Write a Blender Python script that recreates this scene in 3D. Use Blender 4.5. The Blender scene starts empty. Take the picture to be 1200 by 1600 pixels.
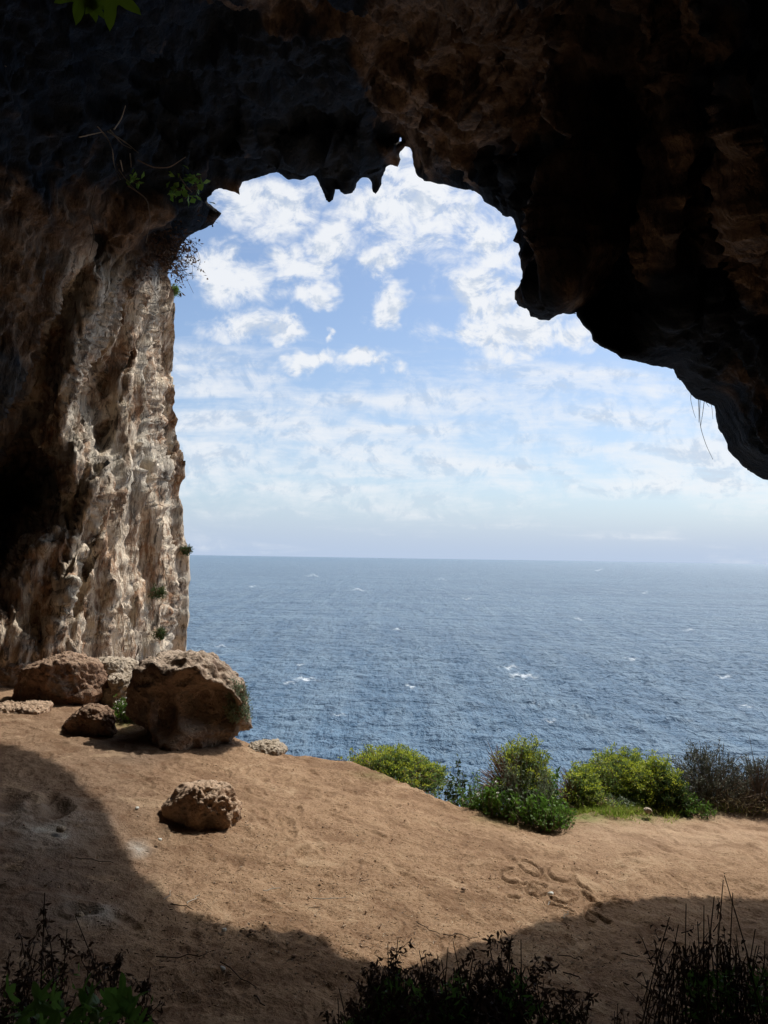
import bpy, math, random
import numpy as np
from mathutils import Vector
C = bpy.context.scene.collection
rng = np.random.default_rng(7)
random.seed(7)

# ------------------------------------------------------------------ camera geometry
FPX, H = 1180.0, 3.0
PITCH, ROLL = math.atan(71 / FPX), .0155
CF = np.array([0, math.cos(PITCH), math.sin(PITCH)])
_U0 = np.array([0, -math.sin(PITCH), math.cos(PITCH)])
_R0 = np.array([1., 0, 0])
CR = _R0 * math.cos(ROLL) + _U0 * math.sin(ROLL)
CU = -_R0 * math.sin(ROLL) + _U0 * math.cos(ROLL)
EYE = np.array([0, 0, H])


def ray(px, py):
    v = CF + (px - 600) / FPX * CR - (py - 800) / FPX * CU
    return v / v[1]


def at(px, py, y):
    return EYE + ray(px, py) * y


def proj(P):
    q = P - EYE
    d = q @ CF
    d = np.where(np.abs(d) < 1e-4, 1e-4, d)
    return 600 + FPX * (q @ CR) / d, 800 - FPX * (q @ CU) / d, d


SUN_AZ, SUN_EL = math.radians(40), math.radians(52)

# ------------------------------------------------------------------ noise
_perm = np.random.default_rng(3).permutation(256)
_perm = np.concatenate([_perm, _perm, _perm])
_g = np.random.default_rng(4).normal(size=(256, 3))
_g /= np.linalg.norm(_g, axis=1)[:, None]
_rp = np.random.default_rng(5).random((256, 3))


def perlin(P):
    P = np.asarray(P, float)
    i = np.floor(P).astype(np.int64)
    f = P - i
    w = f * f * f * (f * (f * 6 - 15) + 10)
    i &= 255
    out = 0
    for dx in (0, 1):
        wx = w[..., 0] if dx else 1 - w[..., 0]
        a = _perm[(i[..., 0] + dx) & 255]
        for dy in (0, 1):
            wy = w[..., 1] if dy else 1 - w[..., 1]
            b = _perm[a + ((i[..., 1] + dy) & 255)]
            for dz in (0, 1):
                wz = w[..., 2] if dz else 1 - w[..., 2]
                g = _g[_perm[b + ((i[..., 2] + dz) & 255)] & 255]
                out = out + wx * wy * wz * (g[..., 0] * (f[..., 0] - dx) + g[..., 1] * (f[..., 1] - dy) + g[..., 2] * (f[..., 2] - dz))
    return out * 1.6


def fbm(P, o=4, lac=2.03, gain=.5):
    s, a = 0, 1
    for k in range(o):
        s = s + a * perlin(P + 17.3 * k)
        P = P * lac
        a *= gain
    return s


def ridged(P, o=4, lac=2.1, gain=.5):
    s, a = 0, 1
    for k in range(o):
        s = s + a * (1 - 2 * np.abs(perlin(P + 11.7 * k)))
        P = P * lac
        a *= gain
    return s


def worley(P):
    P = np.asarray(P, float)
    i = np.floor(P).astype(np.int64)
    f = P - i
    d1 = np.full(P.shape[:-1], 9.)
    d2 = np.full(P.shape[:-1], 9.)
    for dx in (-1, 0, 1):
        for dy in (-1, 0, 1):
            for dz in (-1, 0, 1):
                h = _perm[_perm[_perm[(i[..., 0] + dx) & 255] + ((i[..., 1] + dy) & 255)] + ((i[..., 2] + dz) & 255)]
                q = _rp[h] + np.array([dx, dy, dz]) - f
                d = np.sqrt((q * q).sum(-1))
                d2 = np.minimum(d2, np.maximum(d, d1))
                d1 = np.minimum(d1, d)
    return d1, d2


def sm(a, b, x):
    t = np.clip((x - a) / (b - a), 0, 1)
    return t * t * (3 - 2 * t)


# ------------------------------------------------------------------ mesh helpers
def mesh(name, V, Fq, mat, parent=None, smooth=True, attrs=None, tris=None):
    me = bpy.data.meshes.new(name)
    V = np.asarray(V, np.float32).reshape(-1, 3)
    nq = 0 if Fq is None else len(Fq)
    nt = 0 if tris is None else len(tris)
    me.vertices.add(len(V))
    me.vertices.foreach_set('co', V.ravel())
    loops, starts = [], []
    if nq:
        loops.append(np.asarray(Fq, np.int32).ravel()); starts.append(np.arange(nq) * 4)
    if nt:
        loops.append(np.asarray(tris, np.int32).ravel()); starts.append(nq * 4 + np.arange(nt) * 3)
    L = np.concatenate(loops)
    me.loops.add(len(L)); me.loops.foreach_set('vertex_index', L)
    S = np.concatenate(starts).astype(np.int32)
    me.polygons.add(len(S)); me.polygons.foreach_set('loop_start', S)
    me.update(calc_edges=True)
    me.polygons.foreach_set('use_smooth', np.full(len(S), smooth))
    for k, a in (attrs or {}).items():
        at_ = me.attributes.new(k, 'FLOAT', 'POINT')
        at_.data.foreach_set('value', np.asarray(a, np.float32).ravel())
    me.validate()
    me.materials.append(mat)
    o = bpy.data.objects.new(name, me)
    C.objects.link(o)
    if parent is not None:
        o.parent = parent
    return o


def tag(o, label=None, cat=None, group=None, kind=None):
    if label: o['label'] = label
    if cat: o['category'] = cat
    if group: o['group'] = group
    if kind: o['kind'] = kind
    return o


def empty(name, loc):
    o = bpy.data.objects.new(name, None)
    o.location = loc
    o.empty_display_size = .1
    C.objects.link(o)
    return o


class MB:
    """collects tubes and leaves into one mesh"""
    def __init__(s):
        s.V, s.Q, s.n = [], [], 0

    def add(s, V, Q):
        V = np.asarray(V, float).reshape(-1, 3)
        s.V.append(V); s.Q.append(np.asarray(Q, int).reshape(-1, 4) + s.n); s.n += len(V)

    def tube(s, pts, r0, r1, sides=5):
        pts = np.asarray(pts, float)
        n = len(pts)
        T = np.gradient(pts, axis=0)
        T /= np.linalg.norm(T, axis=1)[:, None] + 1e-9
        ref = np.array([.31, .2, .93]) if abs(T[0][2]) < .8 else np.array([.9, .3, .1])
        A = np.cross(T, ref); A /= np.linalg.norm(A, axis=1)[:, None] + 1e-9
        B = np.cross(T, A)
        r = np.linspace(r0, r1, n)[:, None, None]
        th = np.arange(sides) / sides * 2 * math.pi
        ring = pts[:, None] + r * (np.cos(th)[None, :, None] * A[:, None] + np.sin(th)[None, :, None] * B[:, None])
        q = []
        for i in range(n - 1):
            for j in range(sides):
                k = (j + 1) % sides
                q.append((i * sides + j, i * sides + k, (i + 1) * sides + k, (i + 1) * sides + j))
        s.add(ring, q)

    def leaves(s, P, D, L, W, r=None, curl=.25):
        """kite shaped leaves, arrays: base points, directions, lengths, widths"""
        r = r or rng
        P = np.asarray(P, float); D = np.asarray(D, float)
        n = len(P)
        if n == 0: return
        D = D / (np.linalg.norm(D, axis=1)[:, None] + 1e-9)
        X = np.cross(D, r.normal(size=(n, 3))); X /= np.linalg.norm(X, axis=1)[:, None] + 1e-9
        N = np.cross(X, D)
        L = (np.ones(n) * L)[:, None]; W = (np.ones(n) * W)[:, None]
        a = P
        m = P + D * L * .5 + N * L * curl * .3
        V = np.stack([a, m + X * W * .5, P + D * L - N * L * curl * .2, m - X * W * .5], 1)
        i = np.arange(n)[:, None] * 4
        s.add(V, i + np.array([0, 1, 2, 3]))

    def build(s, name, mat, parent=None, smooth=True, org=None):
        V = np.concatenate(s.V)
        if org is not None: V = V - np.asarray(org)
        return mesh(name, V, np.concatenate(s.Q), mat, parent, smooth)


# ------------------------------------------------------------------ materials
def nt(name):
    m = bpy.data.materials.new(name); m.use_nodes = True
    t = m.node_tree
    for n in list(t.nodes): t.nodes.remove(n)
    out = t.nodes.new('ShaderNodeOutputMaterial')
    b = t.nodes.new('ShaderNodeBsdfPrincipled')
    t.links.new(b.outputs[0], out.inputs[0])
    b.inputs['Specular IOR Level'].default_value = .25
    return m, t, b, out


class G:
    """small node graph helper"""
    def __init__(s, t): s.t = t

    def n(s, typ, **kw):
        nd = s.t.nodes.new(typ)
        for k, v in kw.items(): setattr(nd, k, v)
        return nd

    def set(s, nd, i, v):
        if v is None: return
        if hasattr(v, 'is_output') or isinstance(v, bpy.types.NodeSocket): s.t.links.new(v, nd.inputs[i])
        else: nd.inputs[i].default_value = v

    def math(s, op, a, b=None, c=None, clamp=False):
        nd = s.n('ShaderNodeMath', operation=op, use_clamp=clamp)
        s.set(nd, 0, a); s.set(nd, 1, b); s.set(nd, 2, c)
        return nd.outputs[0]

    def vmath(s, op, a, b=None, out=0):
        nd = s.n('ShaderNodeVectorMath', operation=op)
        s.set(nd, 0, a); s.set(nd, 1, b)
        return nd.outputs[out]

    def noise(s, vec, scale, detail=6, rough=.6, dist=0., typ='FBM', lac=2.0):
        nd = s.n('ShaderNodeTexNoise')
        nd.noise_type = typ
        s.set(nd, 'Vector', vec)
        nd.inputs['Scale'].default_value = scale; nd.inputs['Detail'].default_value = detail
        nd.inputs['Roughness'].default_value = rough; nd.inputs['Distortion'].default_value = dist
        nd.inputs['Lacunarity'].default_value = lac
        return nd.outputs[0]

    def vor(s, vec, scale, feature='F1', rand=1.):
        nd = s.n('ShaderNodeTexVoronoi', feature=feature)
        s.set(nd, 'Vector', vec); nd.inputs['Scale'].default_value = scale
        nd.inputs['Randomness'].default_value = rand
        return nd.outputs['Distance']

    def ramp(s, x, a, b, lo=0., hi=1.):
        nd = s.n('ShaderNodeMapRange', interpolation_type='SMOOTHSTEP')
        s.set(nd, 0, x); nd.inputs[1].default_value = a; nd.inputs[2].default_value = b
        nd.inputs[3].default_value = lo; nd.inputs[4].default_value = hi
        return nd.outputs[0]

    def mix(s, f, a, b, blend='MIX'):
        nd = s.n('ShaderNodeMix', data_type='RGBA', blend_type=blend)
        s.set(nd, 0, f)
        for i, v in ((6, a), (7, b)):
            if isinstance(v, tuple): v = (*v, 1) if len(v) == 3 else v
            s.set(nd, i, v)
        return nd.outputs[2]

    def scale(s, vec, xyz, rot=(0, 0, 0)):
        nd = s.n('ShaderNodeMapping')
        s.set(nd, 0, vec); nd.inputs[2].default_value = rot; nd.inputs[3].default_value = xyz
        return nd.outputs[0]

    def attr(s, name):
        nd = s.n('ShaderNodeAttribute', attribute_name=name)
        return nd.outputs['Fac']

    def bump(s, h, strength, dist, normal=None):
        nd = s.n('ShaderNodeBump')
        s.set(nd, 'Height', h); nd.inputs['Strength'].default_value = strength
        nd.inputs['Distance'].default_value = dist
        s.set(nd, 'Normal', normal)
        return nd.outputs[0]


def cave_material():
    m, t, b, _ = nt('cave_rock')
    g = G(t)
    pos = g.n('ShaderNodeNewGeometry').outputs['Position']
    pale = g.attr('pale'); shade_mask = g.attr('shade_mask')
    sx = g.n('ShaderNodeSeparateXYZ'); t.links.new(pos, sx.inputs[0])
    lean = g.n('ShaderNodeCombineXYZ')
    t.links.new(sx.outputs[0], lean.inputs[0])
    t.links.new(g.math('SUBTRACT', sx.outputs[1], g.math('MULTIPLY', sx.outputs[2], .14)), lean.inputs[1])
    t.links.new(g.math('MULTIPLY', sx.outputs[2], .24), lean.inputs[2])
    lean = lean.outputs[0]
    n1 = g.noise(pos, .45, 3, .62, .6)
    n2 = g.noise(lean, 2.3, 5, .65, .5)
    n3 = g.noise(pos, 5., 5, .7, .3)
    n4 = g.noise(pos, 1.6, 4, .6, 1.)
    n6 = g.noise(lean, 9., 4, .72, .3)
    # ceiling rock: brown, with deep shade painted in as blue-black
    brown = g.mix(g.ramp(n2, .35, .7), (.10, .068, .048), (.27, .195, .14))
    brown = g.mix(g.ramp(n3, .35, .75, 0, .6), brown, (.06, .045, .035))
    shade_navy = g.mix(g.ramp(n4, .3, .7), (.011, .020, .036), (.024, .032, .045))
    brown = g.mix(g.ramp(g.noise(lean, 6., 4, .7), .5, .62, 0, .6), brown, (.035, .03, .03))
    s_ = g.math('ADD', shade_mask, g.math('MULTIPLY', g.math('SUBTRACT', n1, .5), 2.2))
    ceil = g.mix(g.ramp(s_, .35, .65), brown, shade_navy)
    # pale limestone of the sea-side pillar
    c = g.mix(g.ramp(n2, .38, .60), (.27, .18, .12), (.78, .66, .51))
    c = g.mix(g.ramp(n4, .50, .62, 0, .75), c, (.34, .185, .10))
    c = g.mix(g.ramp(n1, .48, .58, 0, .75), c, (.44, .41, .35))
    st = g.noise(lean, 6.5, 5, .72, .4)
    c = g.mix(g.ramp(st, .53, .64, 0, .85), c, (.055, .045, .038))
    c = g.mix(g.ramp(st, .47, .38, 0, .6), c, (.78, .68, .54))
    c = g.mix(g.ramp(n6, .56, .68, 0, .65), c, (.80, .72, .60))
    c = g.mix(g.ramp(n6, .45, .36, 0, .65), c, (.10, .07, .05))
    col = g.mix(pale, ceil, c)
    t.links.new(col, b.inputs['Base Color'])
    b.inputs['Roughness'].default_value = .92
    b.inputs['Specular IOR Level'].default_value = .12
    pits = g.ramp(g.vor(lean, 5.5), 0., .32)
    h = g.math('ADD', g.math('MULTIPLY', n3, .25), g.math('MULTIPLY', pits, .35))
    h = g.math('ADD', h, g.math('MULTIPLY', st, .6))
    h = g.math('ADD', h, g.math('MULTIPLY', n6, .4))
    t.links.new(g.bump(h, .95, .16), b.inputs['Normal'])
    return m


def boulder_material(name, c0, c1, c2, dust=(.42, .27, .17)):
    m, t, b, _ = nt(name)
    g = G(t)
    tc = g.n('ShaderNodeTexCoord').outputs['Object']
    geo = g.n('ShaderNodeNewGeometry')
    n1 = g.noise(tc, 2.2, 5, .65, .8); n2 = g.noise(tc, 9, 5, .7, .3); n3 = g.noise(tc, 34, 4, .7)
    c = g.mix(g.ramp(n1, .38, .62), c0, c1)
    c = g.mix(g.ramp(n2, .5, .7, 0, .8), c, c2)
    c = g.mix(g.ramp(g.noise(tc, 4.5, 5, .75, 1.), .54, .64, 0, .6), c, dust)
    c = g.mix(g.ramp(n3, .55, .7, 0, .5), c, dust)
    c = g.mix(g.ramp(g.noise(tc, 1.3, 4, .7, .5), .52, .60, 0, .55), c, (.16, .145, .125))
    nz = g.n('ShaderNodeSeparateXYZ'); t.links.new(geo.outputs['Normal'], nz.inputs[0])
    c = g.mix(g.math('MULTIPLY', g.ramp(nz.outputs[2], .45, .95), .6), c, dust)
    t.links.new(c, b.inputs['Base Color'])
    b.inputs['Roughness'].default_value = .93
    h = g.math('ADD', g.math('MULTIPLY', n2, .6), g.math('MULTIPLY', n3, .25))
    h = g.math('ADD', h, g.math('MULTIPLY', g.ramp(g.vor(tc, 13), 0, .4), .3))
    t.links.new(g.bump(h, 1., .11), b.inputs['Normal'])
    return m


def ground_material():
    m, t, b, _ = nt('packed_earth')
    g = G(t)
    pos = g.n('ShaderNodeNewGeometry').outputs['Position']
    n1 = g.noise(pos, .55, 5, .6, .4); n2 = g.noise(pos, 4.5, 5, .72, .6); n3 = g.noise(pos, 38, 4, .75)
    n4 = g.noise(g.scale(pos, (1, 2.4, 1), (0, 0, .35)), 9, 5, .7, 1.)
    c = g.mix(g.ramp(n1, .35, .66), (.20, .108, .055), (.30, .18, .10))
    c = g.mix(g.ramp(n2, .36, .7, 0, .7), c, (.36, .235, .14))
    c = g.mix(g.ramp(n2, .52, .36, 0, .5), c, (.17, .09, .05))
    c = g.mix(g.ramp(n4, .58, .7, 0, .45), c, (.18, .10, .058))
    c = g.mix(g.ramp(n3, .3, .75, 0, .55), c, (.46, .33, .22))
    c = g.mix(g.ramp(n3, .44, .34, 0, .75), c, (.10, .055, .03))
    c = g.mix(g.math('MULTIPLY', g.attr('drab'), g.ramp(n2, .2, .6, .6, 1)), c, (.13, .10, .085))
    c = g.mix(g.math('MULTIPLY', g.attr('pink'), .45), c, (.50, .355, .24))
    n5 = g.noise(pos, 1.3, 4, .7, 1.2)
    c = g.mix(g.ramp(n5, .50, .62, 0, .5), c, (.15, .082, .045))
    c = g.mix(g.ramp(n5, .44, .34, 0, .45), c, (.50, .36, .23))
    c = g.mix(g.ramp(g.vor(pos, 26.), .17, .10, 0, .7), c, (.09, .05, .03))
    a = g.math('MULTIPLY', g.attr('ash'), g.ramp(n2, .3, .62, .35, 1))
    c = g.mix(g.math('MINIMUM', a, 1.), c, (.42, .38, .33))
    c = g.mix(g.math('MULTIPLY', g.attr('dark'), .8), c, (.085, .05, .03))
    gr = g.mix(g.ramp(n3, .35, .65), (.10, .14, .03), (.22, .23, .08))
    c = g.mix(g.math('MULTIPLY', g.attr('green'), g.ramp(n2, .35, .6, .3, 1)), c, gr)
    t.links.new(c, b.inputs['Base Color'])
    b.inputs['Roughness'].default_value = .95
    b.inputs['Specular IOR Level'].default_value = .1
    h = g.math('ADD', g.math('MULTIPLY', n2, .5), g.math('MULTIPLY', n3, .30))
    h = g.math('ADD', h, g.math('MULTIPLY', n4, .12))
    t.links.new(g.bump(h, 1., .06), b.inputs['Normal'])
    return m


def leaf_material(name, ca, cb, trans=.35, rough=.55, dry=None):
    m, t, b, out = nt(name)
    g = G(t)
    geo = g.n('ShaderNodeNewGeometry')
    pos = geo.outputs['Position']
    n = g.noise(pos, 3.5, 3, .6)
    f = g.math('ADD', g.math('MULTIPLY', geo.outputs['Random Per Island'], .6), g.math('MULTIPLY', g.ramp(n, .3, .7), .4))
    c = g.mix(f, ca, cb)
    if dry:
        c = g.mix(g.ramp(geo.outputs['Random Per Island'], .82, .9), c, dry)
    t.links.new(c, b.inputs['Base Color'])
    b.inputs['Roughness'].default_value = rough
    tr = g.n('ShaderNodeBsdfTranslucent'); t.links.new(c, tr.inputs[0])
    mx = g.n('ShaderNodeMixShader'); mx.inputs[0].default_value = trans
    t.links.new(b.outputs[0], mx.inputs[1]); t.links.new(tr.outputs[0], mx.inputs[2])
    t.links.new(mx.outputs[0], out.inputs[0])
    return m


def bark_material(name, ca, cb):
    m, t, b, _ = nt(name)
    g = G(t)
    geo = g.n('ShaderNodeNewGeometry')
    n = g.noise(geo.outputs['Position'], 25, 4, .7)
    c = g.mix(g.math('ADD', g.math('MULTIPLY', n, .6), g.math('MULTIPLY', geo.outputs['Random Per Island'], .4)), ca, cb)
    t.links.new(c, b.inputs['Base Color']); b.inputs['Roughness'].default_value = .9
    return m


M_cave = cave_material()
M_ground = ground_material()
M_b_big = boulder_material('boulder_ochre', (.21, .14, .10), (.38, .27, .19), (.11, .08, .06), (.58, .46, .35))
M_b_left = boulder_material('boulder_brown', (.17, .095, .06), (.32, .19, .12), (.09, .065, .05), (.46, .32, .22))
M_b_lone = boulder_material('boulder_tan', (.40, .25, .155), (.56, .39, .26), (.26, .16, .10), (.62, .46, .33))
M_b_pale = boulder_material('boulder_pale', (.38, .30, .22), (.55, .46, .35), (.20, .155, .12), (.52, .43, .33))
M_bark = bark_material('grey_bark', (.10, .075, .055), (.26, .21, .17))
M_redbark = bark_material('reddish_stem', (.16, .085, .06), (.34, .22, .16))
M_black = bark_material('dead_stem', (.035, .024, .018), (.13, .085, .06))
M_palestem = bark_material('pale_root', (.30, .27, .22), (.5, .46, .40))
M_eu = leaf_material('spurge_leaf', (.11, .18, .055), (.24, .33, .10))
M_yel = leaf_material('spurge_flower', (.38, .47, .05), (.56, .58, .08), .3)
M_green = leaf_material('fresh_green_leaf', (.06, .15, .02), (.17, .30, .045))
M_grey = leaf_material('grey_green_leaf', (.13, .18, .10), (.26, .32, .20))
M_dkgreen = leaf_material('dark_green_leaf', (.03, .06, .02), (.08, .13, .035))
M_purple = leaf_material('dusky_leaf', (.06, .07, .055), (.18, .19, .14), .15)
M_grass = leaf_material('grass_blade', (.20, .32, .04), (.42, .46, .10), .35, dry=(.45, .36, .18))
M_drygrass = leaf_material('dry_grass_blade', (.24, .20, .10), (.42, .36, .20), .3)
M_vine = leaf_material('vine_leaf', (.10, .17, .012), (.17, .25, .02), .5)
M_deadleaf = leaf_material('dead_leaf', (.04, .027, .02), (.15, .09, .06), .25, .8)
M_shadegreen = leaf_material('shade_leaf', (.10, .22, .03), (.20, .36, .07), .4)
M_white = leaf_material('white_flower', (.7, .7, .66), (.85, .85, .8), .2)

# ------------------------------------------------------------------ ground shape
EX = [-30, -8, -5.6, -4.4, -3.6, -2.8, -2.3, -1.6, -1.2, -.4, .8, 1.8, 2.6, 4, 6, 9, 30]
EY = [24, 22, 20, 15.2, 12.0, 11.2, 10.6, 9.95, 9.9, 9.95, 9.25, 9.0, 10.2, 11.1, 11.2, 12, 14]


def edge_y(x):
    return np.interp(x, EX, EY)


def gz(x, y):
    x = np.asarray(x, float); y = np.asarray(y, float)
    z = .3 - .72 * np.tanh(x / 5.)
    z = z + .1 * np.where(y < 4.5, 4.5 - y, 0) ** 2
    z = np.minimum(z, 4.)
    z = z - .05 * np.maximum(y - 11, 0)
    e = y - edge_y(x)
    z = z - np.where(e > 0, 1.25 * e + .9 * np.minimum(e, 1) ** 2, 0) - .12 * sm(-1.2, 0, e) * sm(-.3, 1, x)
    return np.maximum(z, -34)


def hit(px, py):
    """where the sight line through a photo pixel meets the ground"""
    v = ray(px, py)
    for y in np.arange(2.0, 24, .01):
        P = EYE + v * y
        if P[2] <= gz(P[0], P[1]): return P
    return P


def ell(px, py, qx, qy, rx, ry, rot=0):
    c, s = math.cos(rot), math.sin(rot)
    dx, dy = px - qx, py - qy
    return ((dx * c + dy * s) / rx) ** 2 + ((-dx * s + dy * c) / ry) ** 2


def build_ground():
    # rows and columns get finer where the ground is seen closest
    def axis(lo, hi, step0, grow):
        v = [0.]
        while v[-1] < hi: v.append(v[-1] + step0 * (1 + grow * v[-1]))
        w = [0.]
        while w[-1] > lo: w.append(w[-1] - step0 * (1 + grow * -w[-1]))
        return np.array(sorted(set(w[1:] + v)))
    ys = [-7.]
    while ys[-1] < 34:
        y = ys[-1]
        ys.append(y + (.3 if y < 2.5 else .012 + .0022 * max(y - 4, 0) if y < 12 else .06 * (1 + (y - 12))))
    ys = np.array(ys)
    t = np.concatenate([np.linspace(-14, -1.0, 30)[:-1], np.linspace(-1.0, 1.0, 720), np.linspace(1.0, 14, 30)[1:]])
    Y, T = np.meshgrid(ys, t, indexing='ij')
    wid = .58 * np.clip(np.abs(Y), 4., 14)
    X = T * wid
    Z = gz(X, Y)
    P3 = np.stack([X, Y, Z], -1)
    px, py, d = proj(P3)
    e = Y - edge_y(X)
    # relief: trampled earth
    fl = sm(.5, -1.5, e)
    Pn = np.stack([X, Y, np.zeros_like(X)], -1)
    Z = Z + .045 * fbm(Pn * .55, 4) * sm(-12, -8, -np.abs(X))
    n = perlin(np.stack([X * 3.1, Y * 3.1, X * 0 + 3], -1))
    Z = Z + .016 * np.abs(n) - .022 * np.maximum(perlin(np.stack([X * 5.2 + 7, Y * 4.4, X * 0 + 9], -1)), 0) ** 1.3
    Z = Z + .006 * fbm(Pn * 17., 3) + .006 * fbm(Pn * np.array([4, 9, 1.]), 3)
    wd, _ = worley(np.stack([X * 3.3, Y * 3.3, X * 0 + .5], -1))
    Z = Z - .014 * sm(.42, .1, wd)
    Z = Z + np.where(e > 0, .45 * fbm(P3 * .8, 5) * np.minimum(e, 1.5), 0)
    # pits with light ash round them, bottom left
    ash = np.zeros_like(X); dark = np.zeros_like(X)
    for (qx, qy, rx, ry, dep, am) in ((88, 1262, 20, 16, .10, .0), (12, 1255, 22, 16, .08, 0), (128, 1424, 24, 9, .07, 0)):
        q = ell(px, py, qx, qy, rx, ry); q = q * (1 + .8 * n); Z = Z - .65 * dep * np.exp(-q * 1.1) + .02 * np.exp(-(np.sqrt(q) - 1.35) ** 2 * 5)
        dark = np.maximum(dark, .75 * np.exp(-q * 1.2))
    for (qx, qy, rx, ry, a) in ((70, 1288, 75, 34, .9), (20, 1275, 45, 30, .7), (97, 1303, 18, 9, 1.4), (140, 1428, 50, 17, 1.0), (115, 1412, 25, 16, .6), (213, 1322, 20, 13, .75), (205, 1312, 10, 7, .5)):
        ash = np.maximum(ash, a * np.exp(-ell(px, py, qx, qy, rx, ry) * 1.3))
    nn = fbm(Pn * 3., 4)
    ash = ash * np.clip(.75 + nn * 1.2, 0, 1.3)
    # old footprints, half worn away
    rf = np.random.default_rng(88)
    for _ in range(330):
        fx, fy = rf.uniform(-4.5, 5.5), rf.uniform(4.2, 9.6)
        an = rf.normal() * .7; ln = rf.uniform(.10, .15); dp_ = rf.uniform(.006, .018)
        r0, r1 = np.searchsorted(ys, (fy - .35, fy + .35))
        if r1 <= r0: continue
        xx = X[r0:r1] - fx; yy_ = Y[r0:r1] - fy
        u = xx * math.sin(an) + yy_ * math.cos(an); w_ = xx * math.cos(an) - yy_ * math.sin(an)
        q = (u / ln) ** 2 + (w_ / (.045 + .012 * u / ln)) ** 2
        Z[r0:r1] += -dp_ * np.exp(-q ** 1.6) + .45 * dp_ * np.exp(-(np.sqrt(q) - 1.5) ** 2 * 7)
    # scuffed rings and strokes in the earth at the right
    def groove(pts, w, dep):
        pts = np.array(pts, float)
        dd = np.full(X.shape, 1e9)
        m = (px > pts[:, 0].min() - 30) & (px < pts[:, 0].max() + 30) & (py > pts[:, 1].min() - 30) & (py < pts[:, 1].max() + 30) & (Y > 2)
        qx, qy = px[m], py[m]; best = np.full(qx.shape, 1e9)
        for a, b_ in zip(pts[:-1], pts[1:]):
            ab = b_ - a; tt = np.clip(((qx - a[0]) * ab[0] + (qy - a[1]) * ab[1]) / (ab @ ab), 0, 1)
            best = np.minimum(best, np.hypot(qx - a[0] - tt * ab[0], (qy - a[1] - tt * ab[1]) * 1.6))
        dd[m] = best
        nonlocal Z, dark
        Z = Z - dep * np.exp(-(dd / w) ** 2) + dep * .4 * np.exp(-((dd - 2.2 * w) / w) ** 2)
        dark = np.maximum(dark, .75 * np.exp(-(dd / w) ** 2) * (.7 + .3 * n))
    def ring(qx, qy, rx, ry, a0, a1, rot=.3):
        o = []
        for a in np.linspace(a0, a1, 14):
            x_, y_ = rx * math.cos(a), ry * math.sin(a)
            o.append((qx + x_ * math.cos(rot) - y_ * math.sin(rot), qy + x_ * math.sin(rot) + y_ * math.cos(rot)))
        return o
    for pts in (ring(828, 1357, 20, 8, -2.6, 2.6, .5), ring(803, 1370, 22, 10, .6, 4.4, .25), ring(876, 1366, 22, 11, -.4, 3.4, .3),
                ring(838, 1390, 16, 9, .5, 5.8, .1), ring(930, 1427, 17, 13, 1.6, 5.1, .1), ring(935, 1398, 26, 8, .2, 2.8, .2),
                [(903, 1380), (915, 1390), (925, 1395)], [(856, 1409), (875, 1416), (895, 1423)], [(862, 1402), (880, 1410), (900, 1405)],
                [(918, 1423), (935, 1430), (952, 1438)], [(958, 1411), (968, 1414), (978, 1415)], [(795, 1400), (810, 1403)]):
        groove(pts, 2.3, .032)
    green = np.zeros_like(X)
    for (qx, qy, rx, ry, a) in ((985, 1268, 95, 15, 1), (900, 1278, 40, 10, .8), (1150, 1262, 80, 9, .6), (800, 1262, 50, 22, .8), (640, 1210, 60, 8, .7), (190, 1128, 24, 12, .8)):
        green = np.maximum(green, a * np.exp(-ell(px, py, qx, qy, rx, ry) * 1.1))
    green = np.clip(green * (1 + nn), 0, 1) * (Y > 2)
    pink = np.clip(np.exp(-ell(px, py, 1080, 1300, 230, 38)) * (1 + nn * .6), 0, 1) * (Y > 2)
    drab_m = np.clip(np.exp(-ell(px, py, 70, 1360, 160, 190)) * .8 + np.exp(-ell(px, py, 220, 1180, 60, 22)) * .4, 0, 1) * (Y > 2)  # drab, darker earth at the far left and beside the big boulder
    V = np.stack([X, Y, Z], -1)
    nr, nc = X.shape
    idx = np.arange(nr * nc).reshape(nr, nc)
    Q = np.stack([idx[:-1, :-1], idx[:-1, 1:], idx[1:, 1:], idx[1:, :-1]], -1).reshape(-1, 4)
    o = mesh('ground', V, Q, M_ground, attrs={'ash': ash, 'dark': dark, 'green': green, 'pink': pink, 'drab': drab_m})
    tag(o, 'trampled brown earth floor sloping to the cliff edge', 'ground', kind='structure')


build_ground()

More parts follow.
